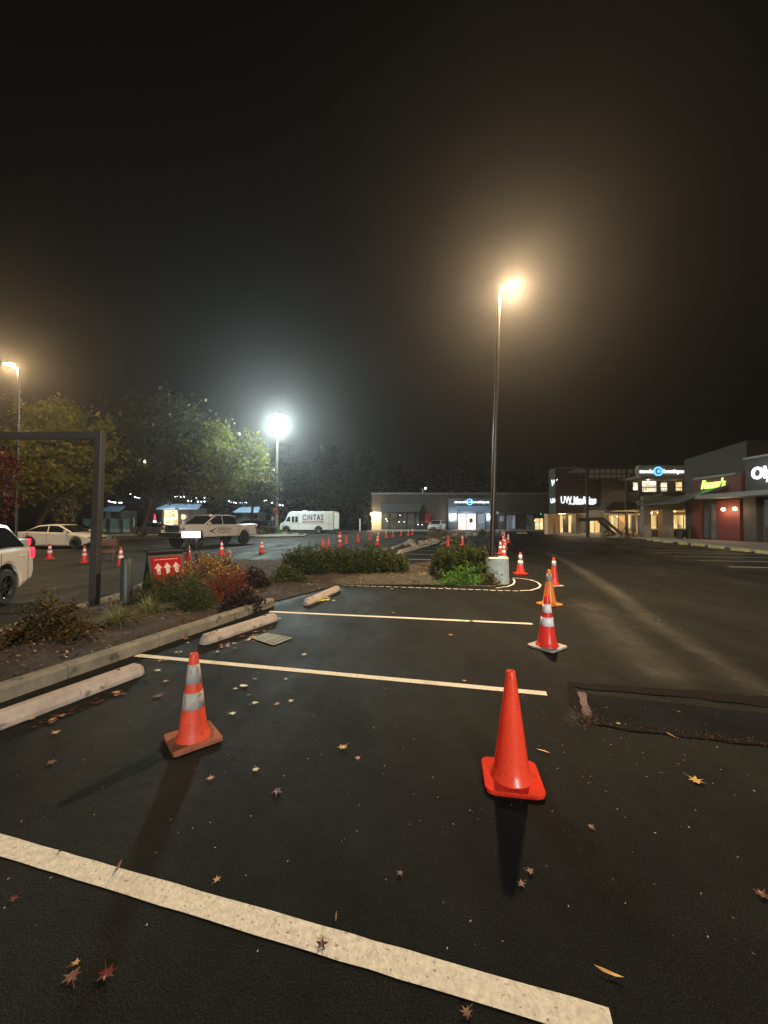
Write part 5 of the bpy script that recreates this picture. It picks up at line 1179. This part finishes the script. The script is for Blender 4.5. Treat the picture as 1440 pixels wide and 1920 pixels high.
def swalllight(px, py, x, power, col, em, label):
    q = HX(px, py, x); r = empty('wall_light', (x-.2, q.y, q.z), 0, label, 'wall light', 'wall lights'); MB().lathe([(0, .13), (.1, .1), (.14, 0), (.1, -.1), (0, -.13)], 14).build('globe', em, r, smooth=True); MB().box((.14, 0, 0), (.2, .08, .08)).build('bracket', 'black_metal', r)
    light('glow', 'POINT', (-.35, 0, -.15), power, col, .1, r)
swalllight(1361, 955, XR-.15, 60, (1, .62, .35), 'em_warm', 'warm wall light on the red shop wall, nearer the doors'); swalllight(1383, 954, XR-.15, 45, (1, .62, .3), 'em_warm', 'warm wall light at the right end of the red wall')
K = empty('grey_shop', (0, 0, 0), 0, 'grey shop at the right edge with cold white lettering', 'building')
yk = HX(1393, 975, XR).y
MB().bb(XR+.2, 12, 3.3, XR+12, yk-.01, 6.05).build('upper_wall', 'wall_grey', K); MB().bb(XR+.05, 12, 6.05, XR+12, yk-.01, 6.2).build('coping', 'coping', K)
MB().bb(XR+.6, 12, 0.15, XR+12, yk-.01, 3.3).build('lower_wall', 'wall_brown', K)
MB().bb(XR+.02, yk-1.0, .15, XR+.6, yk-.02, 3.3).build('pier', 'wall_grey', K)
MB().bb(XR-1.8, 12, 3.32, XR+.19, yk+1.9, 3.55).build('canopy', 'awning_dark', K); MB().bb(XR-1.95, 12, 3.30, XR-1.81, yk+1.9, 3.62).build('canopy_edge', 'coping', K)
y_ = yk-1.1
while y_ > 13:
    MB().bb(XR+.5, y_-1.45, .3, XR+.55, y_-.05, 3.1).build('shop_window', 'win_dim', K); MB().bb(XR+.42, y_-.05, .15, XR+.58, y_+.05, 3.2).build('window_frame', 'coping', K); y_ -= 1.5
q = HX(1411, 889, XR); text('sign_lettering', 'Olympia', 1.15, 'em_white', (XR+.1, q.y-1.62, q.z), (R(90), 0, R(-90)), K, .05, 0, 3.6, .035)
light('sign_glow', 'POINT', (XR-.7, q.y-1.0, q.z), 45, (.75, .87, 1), .4, K)
# pavement along shops
pv = [(20.0, 47), (25.5, 47), (40, 47), (40, 12), (16.6, 12), (18.5, 18), (21.0, 24), (22.6, 30), (23.0, 35.5), (21.4, 39), (19.6, 43)]
struct(MB().slab(pv, 0.003, .14).build('pavement', 'concrete'))
# bins / patio pots before the balcony building
for i, (px, py, lab) in enumerate([(1275, 1003, 'grey patio planter left of the red shop'), (1292, 1004, 'grey patio planter right against the red shop corner')]):
    q = HY(px, 1006, 33); r = empty('planter', (q.x, 33, .14), 0, lab, 'planter', 'patio planters'); MB().lathe([(0, .0), (.22, 0), (.28, .7), (.25, .7), (.22, .62), (0, .62)], 20).build('pot', 'black_plastic', r, smooth='auto'); m_ = MB(); bush_mb(m_, (0, 0, .55), .3, .3, .55, 260, .1, seed=i); m_.build('foliage', 'leaf_hedge', r)
# ------------------------------------------------------------ far left village: fence, kiosks, string lights
y = 54.0; a = HY(155, 975, y); b_ = HY(251, 975, y); r = empty('panel_fence', (0, 0, 0), 0, 'pale green panel fence with white foot behind the steel post', 'fence')
MB().bb(a.x, y, .45, b_.x, y+.08, HY(155, 973, y).z).build('panel', 'fence_green', r); MB().bb(a.x, y-.03, .0, b_.x, y+.1, .45).build('skirting', 'fence_white', r)
for px in (156, 177, 206, 230, 250): q = HY(px, 975, y); MB().box((q.x, y-.08, 1.0), (.1, .1, 2.0)).build('post', 'gantry', r)
gpoly('grass_verge', [(190, 1014), (150, 1002), (330, 1000), (520, 1001), (560, 1005), (440, 1004), (330, 1008)], .012, 'grass_verge')
def kiosk(px0, px1, pyt, pyb, y, label, win, wm, roofm='awning_blue'):
    a = HY(px0, pyt, y); b_ = HY(px1, pyb, y); z1 = a.z; ze = HY(px0, pyt+9, y).z; r = empty('kiosk', ((a.x+b_.x)/2, y, 0), 0, label, 'kiosk', 'small shops under the trees'); hw2 = (b_.x-a.x)/2
    MB().bb(-hw2, 0, 0, hw2, 4, ze).build('wall', 'wall_brown', r)
    m_ = MB(); m_.add([(-hw2-.3, -.9, ze-.05), (hw2+.3, -.9, ze-.05), (hw2-.1, 1.2, z1), (-hw2+.1, 1.2, z1), (-hw2-.3, -.9, ze-.2), (hw2+.3, -.9, ze-.2), (hw2-.1, 1.2, z1-.15), (-hw2+.1, 1.2, z1-.15)], [(0, 1, 2, 3), (4, 7, 6, 5), (0, 4, 5, 1), (1, 5, 6, 2), (2, 6, 7, 3), (3, 7, 4, 0)]); m_.build('roof', roofm, r)
    for w0, w1 in win: MB().bb(-hw2+2*hw2*w0, -.05, .7, -hw2+2*hw2*w1, -.01, ze-.25).build('window', wm, r)
    return r
kiosk(303, 336, 944, 1000, 60, 'brightly lit kiosk with glowing shelves left of the pickup', [(.15, .92)], 'win_shelf')
kiosk(337, 372, 944, 1000, 60, 'dim kiosk directly right of the brightly lit one', [(.1, .5), (.6, .9)], 'win_dim'); kiosk(445, 484, 950, 1000, 60, 'dim kiosk with pale roof above the dark cars', [(.2, .8)], 'win_dim'); kiosk(195, 226, 948, 1000, 62, 'small kiosk with blue roof behind the green fence', [(.1, .4)], 'win_dim')
light('kiosk_glow', 'POINT', (HY(318, 965, 58).x, 58, 2.2), 260, (1, .72, .4), .4, None); light('kiosk_glow', 'POINT', (HY(322, 938, 58).x, 57.5, HY(322, 940, 58).z), 220, (.9, .95, 1), .4, None)
def string(pts, y, label, em='em_cool', n=None, sag=1.5, rr=.11):
    r = empty('string_lights', (0, 0, 0), 0, label, 'string lights', 'string lights under the trees'); w_ = MB(); P = []
    for i in range(len(pts)-1):
        for k in range(6): t = k/6; P.append(HY(pts[i][0]+(pts[i+1][0]-pts[i][0])*t, pts[i][1]+(pts[i+1][1]-pts[i][1])*t+sag*math.sin(math.pi*t), y))
    P.append(HY(*pts[-1], y))
    for i in range(len(P)-1): w_.tube(P[i], P[i+1], .02, None, 5)
    w_.build('cable', 'black_metal', r)
    for p in P[::1]:
        if random.random() < .25: continue
        s_ = rr*random.uniform(.6, 1.2); MB().lathe([(0, s_), (s_, 0), (0, -s_)], 8, o=(p.x, p.y-.05, p.z-.12)).build('bulb', em, r)
string([(205, 938), (228, 941)], 50, 'dense string of small bulbs behind the steel post', sag=1); string([(245, 925), (262, 932)], 52, 'short string of bulbs left of the lit kiosk'); string([(310, 926), (345, 930), (392, 932)], 50, 'string of bulbs above the lit kiosk'); string([(353, 937), (390, 938)], 51, 'bright cluster of bulbs above the pickup windscreen'); string([(430, 938), (455, 941), (476, 938), (500, 936)], 50, 'string of bulbs above the pickup bed'); string([(500, 936), (530, 946)], 50, 'last few bulbs by the white lamp post')
# small lit figures
q = HY(290, 975, 56); r = empty('lit_column', (q.x, 56, 0), 0, 'slim red and white glowing column left of the lit kiosk', 'decoration'); MB().lathe([(0, 0), (.28, 0), (.16, 1.6), (.0, 1.6)], 12).build('base', 'em_cool', r); MB().lathe([(0, 1.6), (.16, 1.6), (.10, 2.3), (.0, 2.6)], 12).build('top', 'tail_red', r)
# red road sign near white lamp
q = HY(517, 957, 46.5); r = empty('road_sign', (q.x, 46.5, 0), 0, 'faded red square sign on a post by the white lamp', 'sign'); MB().box((0, 0, q.z), (.65, .04, .8)).build('sign_plate', 'red_pale', r); MB().tube((0, .06, 0), (0, .06, q.z+.4), .04, None, 8).build('post', 'pole_galv', r)
text('sign_text', 'NO', .3, 'white_cloth', (0, -.03, q.z+.12), (R(90), 0, 0), r, .003); 
q = HY(511, 972, 46.0); r = empty('small_sign', (q.x, 46.0, 0), 0, 'tiny white sign on a low post left of the lamp', 'sign'); MB().box((0, 0, q.z), (.3, .03, .45)).build('sign_plate', 'white_cloth', r); MB().tube((0, .04, 0), (0, .04, q.z), .025, None, 6).build('post', 'pole_galv', r)
q = HY(919, 978, 58); r = empty('disabled_bay_sign', (q.x, 58, 0), 0, 'small pale sign on a post right of the lit shop entrance', 'sign'); MB().box((0, 0, q.z), (.35, .03, .5)).build('sign_plate', 'white_cloth', r); MB().tube((0, .04, 0), (0, .04, q.z), .035, None, 6).build('post', 'pole_galv', r)
q = HY(675, 980, 60); r = empty('marker_post', (q.x, 60, 0), 0, 'short white marker post left of the far building', 'post'); MB().tube((0, 0, 0), (0, 0, 1.9), .07, None, 8).build('shaft', 'white_cloth', r)
walllight(275, 866, 38, 30, (1, .7, .35), 'em_warm', 'tiny orange light glimmering high in the trees')
# island with shrubs beside the van
isl = [(440, 1003), (500, 998), (575, 1003), (571, 1007), (500, 1009), (440, 1008)]
struct(MB().slab([G(x, y) for x, y in isl], .004, .15).build('traffic_island', 'kerb_conc'))
for px, py, pt, wpx, mm, lab in ((487, 1005, 988, 20, 'dry_twigs', 'straw coloured shrub at the left of the van island'), (502, 1004, 990, 16, 'dry_twigs', 'second straw coloured shrub on the van island'), (525, 1003, 992, 20, 'leaf_bright', 'bright lime shrub on the island before the van'), (546, 1004, 996, 20, 'leaf_mixed', 'low dry shrub before the van front wheel'), (565, 1005, 999, 16, 'leaf_mixed', 'last low shrub at the island tip')):
    bush('island_shrub', px, py, wpx, pt, 420, .13, mm, lab, 'shrub', 'shrubs on the van island', seed=px, stems=False)
# rocky median shrubs
for px, py, pt, wpx, mm, lab in ((815, 1014, 993, 34, 'dry_twigs', 'dry twiggy shrub left on the rocky median'), (838, 1017, 990, 40, 'leaf_mixed', 'larger leafy shrub in the middle of the rocky median'), (790, 1018, 1006, 26, 'leaf_bronze', 'low bronze shrub at the near end of the median'), (862, 1012, 998, 30, 'dry_twigs', 'dry shrub at the right of the median'), (905, 1003, 991, 16, 'leaf_mixed', 'small shrub before the far shop window')):
    bush('median_shrub', px, py, wpx, pt, 700, .12, mm, lab, 'shrub', 'shrubs on the rocky median', seed=px, stems=False, ryf=.5)
for i in range(70):
    t = random.random(); px = 770+t*120+random.gauss(0, 9); py = 1023-t*22+random.gauss(0, 1.2); g = G(px, py); s_ = random.uniform(.12, .32)
    bm = bmesh.new(); bmesh.ops.create_icosphere(bm, subdivisions=1, radius=s_)
    for v_ in bm.verts: v_.co *= random.uniform(.75, 1.2); v_.co.z *= .65
    me = bpy.data.meshes.new('rock'); bm.to_mesh(me); bm.free(); me.materials.append(MATS['rock']); o = bpy.data.objects.new('rock', me); COL.objects.link(o); o.location = (g.x, g.y, s_*.35); o.rotation_euler = (0, 0, random.uniform(0, 6)); tag(o, 'rounded grey rock on the median between the far parking rows', 'rock', 'rocks on the median')
# ------------------------------------------------------------ fallen leaves
def leaf_mesh(kind, m, size, seed):
    rnd = random.Random(seed); pts = []
    lobes = 5 if kind == 'star' else 7; n = lobes*2
    if kind == 'oval': pts = [(math.cos(a)*.5, math.sin(a)*.26) for a in [2*math.pi*k/12 for k in range(12)]]
    elif kind == 'sliver': pts = [(-.5, 0), (-.2, .07), (.2, .06), (.5, 0), (.2, -.05), (-.2, -.06)]
    else:
        for k in range(lobes):
            a = math.pi/2+2*math.pi*k/lobes+rnd.uniform(-.1, .1); ln = (.5 if k else .42)*rnd.uniform(.8, 1.08)
            w_ = .20 if kind == 'star' else .16
            pts += [(ln*math.cos(a), ln*math.sin(a)), (ln*.62*math.cos(a+w_), ln*.62*math.sin(a+w_)), (.2*math.cos(a+math.pi/lobes), .2*math.sin(a+math.pi/lobes)), (ln*.62*math.cos(a+2*math.pi/lobes-w_), ln*.62*math.sin(a+2*math.pi/lobes-w_))]
    bm = bmesh.new(); cx_, cy_ = rnd.uniform(.4, 1.6), rnd.uniform(-1, 1)
    def zz(x, y): return size*(.05*rnd.random()+.15*abs(x*math.cos(cy_)+y*math.sin(cy_))*cx_*.6)
    c = bm.verts.new((0, 0, .002)); vs = [bm.verts.new((x*size, y*size, zz(x, y))) for x, y in pts]
    for i in range(len(vs)): bm.faces.new((c, vs[i], vs[(i+1) % len(vs)]))
    # stalk
    if kind in ('star', 'maple'):
        a = -math.pi/2+rnd.uniform(-.5, .5); d = Vector((math.cos(a), math.sin(a), 0)); nn = Vector((-d.y, d.x, 0))*size*.012
        p0 = d*size*.15+Vector((0, 0, .004)); p1 = d*size*.75+Vector((0, 0, size*.04)); q = [bm.verts.new(p) for p in (p0-nn, p0+nn, p1+nn, p1-nn)]; bm.faces.new(q)
    me = bpy.data.meshes.new('fallen_leaf'); bm.to_mesh(me); bm.free(); me.materials.append(MATS[m]); return me
def leaf(px, py, size, m, label, kind='star', rz=None, grp='fallen leaves on the asphalt'):
    g = G(px, py); o = bpy.data.objects.new('fallen_leaf', leaf_mesh(kind, m, size, int(px*7+py))); COL.objects.link(o); o.location = (g.x, g.y, .011); o.rotation_euler = (0, 0, random.uniform(0, 6.28) if rz is None else rz); return tag(o, label, 'leaf', grp)
LV = [
 (603, 1776, .062, 'fl_maroon', 'dark red star leaf lying on the nearest white line', 'star'), (407, 1653, .045, 'fl_tan', 'tan star leaf below the dirty cone shadow', 'star'),
 (977, 1662, .05, 'fl_brown', 'lower left of two reddish leaves below the orange cone', 'star'), (995, 1638, .05, 'fl_brown', 'upper right of two reddish leaves below the orange cone', 'star'),
 (1108, 1554, .045, 'fl_brown', 'single reddish leaf right below the orange cone', 'star'), (750, 1641, .042, 'fl_brown', 'dull red leaf alone in the lower middle', 'star'),
 (480, 1446, .065, 'fl_pale', 'pale cream star leaf right of the dirty cone', 'star'), (520, 1486, .085, 'fl_maroon', 'wet dark red leaf with shiny edges below the cream leaf', 'maple'),
 (395, 1462, .06, 'fl_tan', 'curled tan leaf below the dirty cone base', 'maple'), (643, 1404, .085, 'fl_gold', 'golden leaf in the centre of the bay', 'maple'), (671, 1424, .05, 'fl_tan', 'small tan leaf just below the golden one', 'star'),
 (1305, 1467, .11, 'fl_gold', 'large yellow leaf at right below the patch', 'maple'), (1160, 1359, .045, 'fl_gold', 'yellow leaf in the crumbled patch edge', 'maple'), (1273, 1337, .05, 'fl_brown', 'brown leaf on the dark patch', 'maple'),
 (1428, 1682, .07, 'fl_brown', 'orange brown leaf at the right edge', 'maple'), (222, 1630, .085, 'fl_brown', 'thin brown leaf sliver across the nearest line', 'sliver'), (112, 1600, .03, 'fl_red', 'red scrap on the nearest line at left', 'star'),
 (200, 1832, .085, 'fl_red', 'right of two dull red leaves at bottom left', 'maple'), (135, 1836, .075, 'fl_brown', 'lower left of the dull leaves at bottom left', 'maple'), (143, 1810, .04, 'fl_tan', 'small tan leaf on the bottom left pair', 'star'),
 (297, 1307, .13, 'fl_brown', 'curled brown leaf left of the dirty cone', 'maple'), (311, 1279, .08, 'fl_tan', 'tan leaf above the curled brown leaf', 'maple'), (97, 1432, .08, 'fl_brown', 'brown leaf near the left wheel stop', 'maple'), (105, 1376, .08, 'fl_tan', 'tan leaf just below the left wheel stop', 'maple'),
 (437, 1340, .08, 'fl_pale', 'pale star leaf, largest of the cluster right of the dirty cone', 'star'), (478, 1320, .08, 'fl_pale', 'pale star leaf in the middle of the bay cluster', 'star'), (545, 1316, .07, 'fl_pale', 'pale leaf at the right of the bay cluster', 'star'), (457, 1288, .09, 'fl_pale', 'cream oval leaf just under the second line', 'oval'), (441, 1293, .06, 'fl_pale', 'small pale leaf beside the cream oval leaf', 'star'), (466, 1305, .05, 'fl_maroon', 'tiny dark curled leaf inside the bay cluster', 'maple'), (520, 1322, .06, 'fl_tan', 'tan leaf below the bay cluster', 'star'), (478, 1275, .07, 'fl_brown', 'brownish leaf touching the second line', 'star'), (536, 1275, .06, 'fl_tan', 'tan leaf right under the second line', 'star'),
 (570, 1229, .10, 'fl_pale', 'yellow pale leaf between the two lines', 'maple'), (348, 1199, .1, 'fl_tan', 'tan leaf between kerb and second line', 'maple'), (408, 1224, .08, 'fl_pale', 'pale leaf by the end of the grate wheel stop', 'star'), (870, 1278, .06, 'fl_tan', 'tan leaf near the second line centre', 'star'), (738, 1150, .08, 'fl_tan', 'tan leaf near the third line', 'maple'), (884, 1166, .13, 'fl_red', 'red leaf resting on the third line', 'maple'), (845, 1192, .1, 'fl_tan', 'tan leaf below the third line', 'maple'),
 (1018, 1411, .10, 'fl_gold', 'thin straw coloured sliver right of the orange cone', 'sliver'), (1142, 1830, .10, 'fl_gold', 'long curved straw blade at the bottom right', 'sliver'), (1260, 1382, .10, 'fl_tan', 'dry sliver on the patch edge', 'sliver'), (630, 1724, .05, 'fl_brown', 'dark brown sliver low in the middle', 'sliver'), (735, 1105, .10, 'fl_pale', 'pale leaf before the long hedge', 'maple'), (835, 1103, .12, 'fl_gold', 'yellow leaf on the chalk dashes', 'maple'), (60, 1350, .07, 'fl_tan', 'tan leaf against the left wheel stop', 'maple'), (25, 1690, .05, 'fl_red', 'red scrap at the left edge below the line', 'star'), (875, 1905, .05, 'fl_brown', 'brown leaf cut by the bottom edge', 'maple'),
]
for a in LV: leaf(*a)
for i in range(34):
    t = random.random(); px = 60+t*480+random.gauss(0, 14); py = 1330-t*165+random.gauss(0, 6)-8
    leaf(px, py, random.uniform(.05, .1), random.choice(['fl_tan', 'fl_red', 'fl_brown', 'fl_gold', 'fl_pale', 'fl_maroon']), 'curled autumn leaf in the gutter between kerb and wheel stops', random.choice(['maple', 'star']), grp='leaves in the gutter by the kerb')
for i in range(26):
    t = random.random(); px = 70+t*160+random.gauss(0, 6); py = 1362-t*62+random.gauss(0, 3)
    leaf(px, py, random.uniform(.04, .09), random.choice(['fl_maroon', 'fl_red', 'fl_tan', 'fl_maroon']), 'dark red leaf drifted against the left wheel stop', 'maple', grp='red leaves against the left wheel stop')
for i in range(12):
    leaf(random.gauss(425, 8), random.gauss(1209, 3), random.uniform(.05, .1), random.choice(['fl_maroon', 'fl_red', 'fl_tan']), 'red leaf drifted under the wheel stop by the grate', 'maple', grp='leaves by the grate')
for i in range(12):
    leaf(random.gauss(468, 9), random.gauss(1194, 4), random.uniform(.06, .11), random.choice(['fl_brown', 'fl_tan', 'fl_brown']), 'brown leaf between the wheel stop and the drain grate', 'maple', grp='leaves by the grate')
for i in range(20):
    leaf(random.gauss(606, 9), random.gauss(1124, 2.5), random.uniform(.08, .14), 'fl_yellow', 'yellow leaf heaped against the third wheel stop', 'maple', grp='yellow leaves by the third wheel stop')
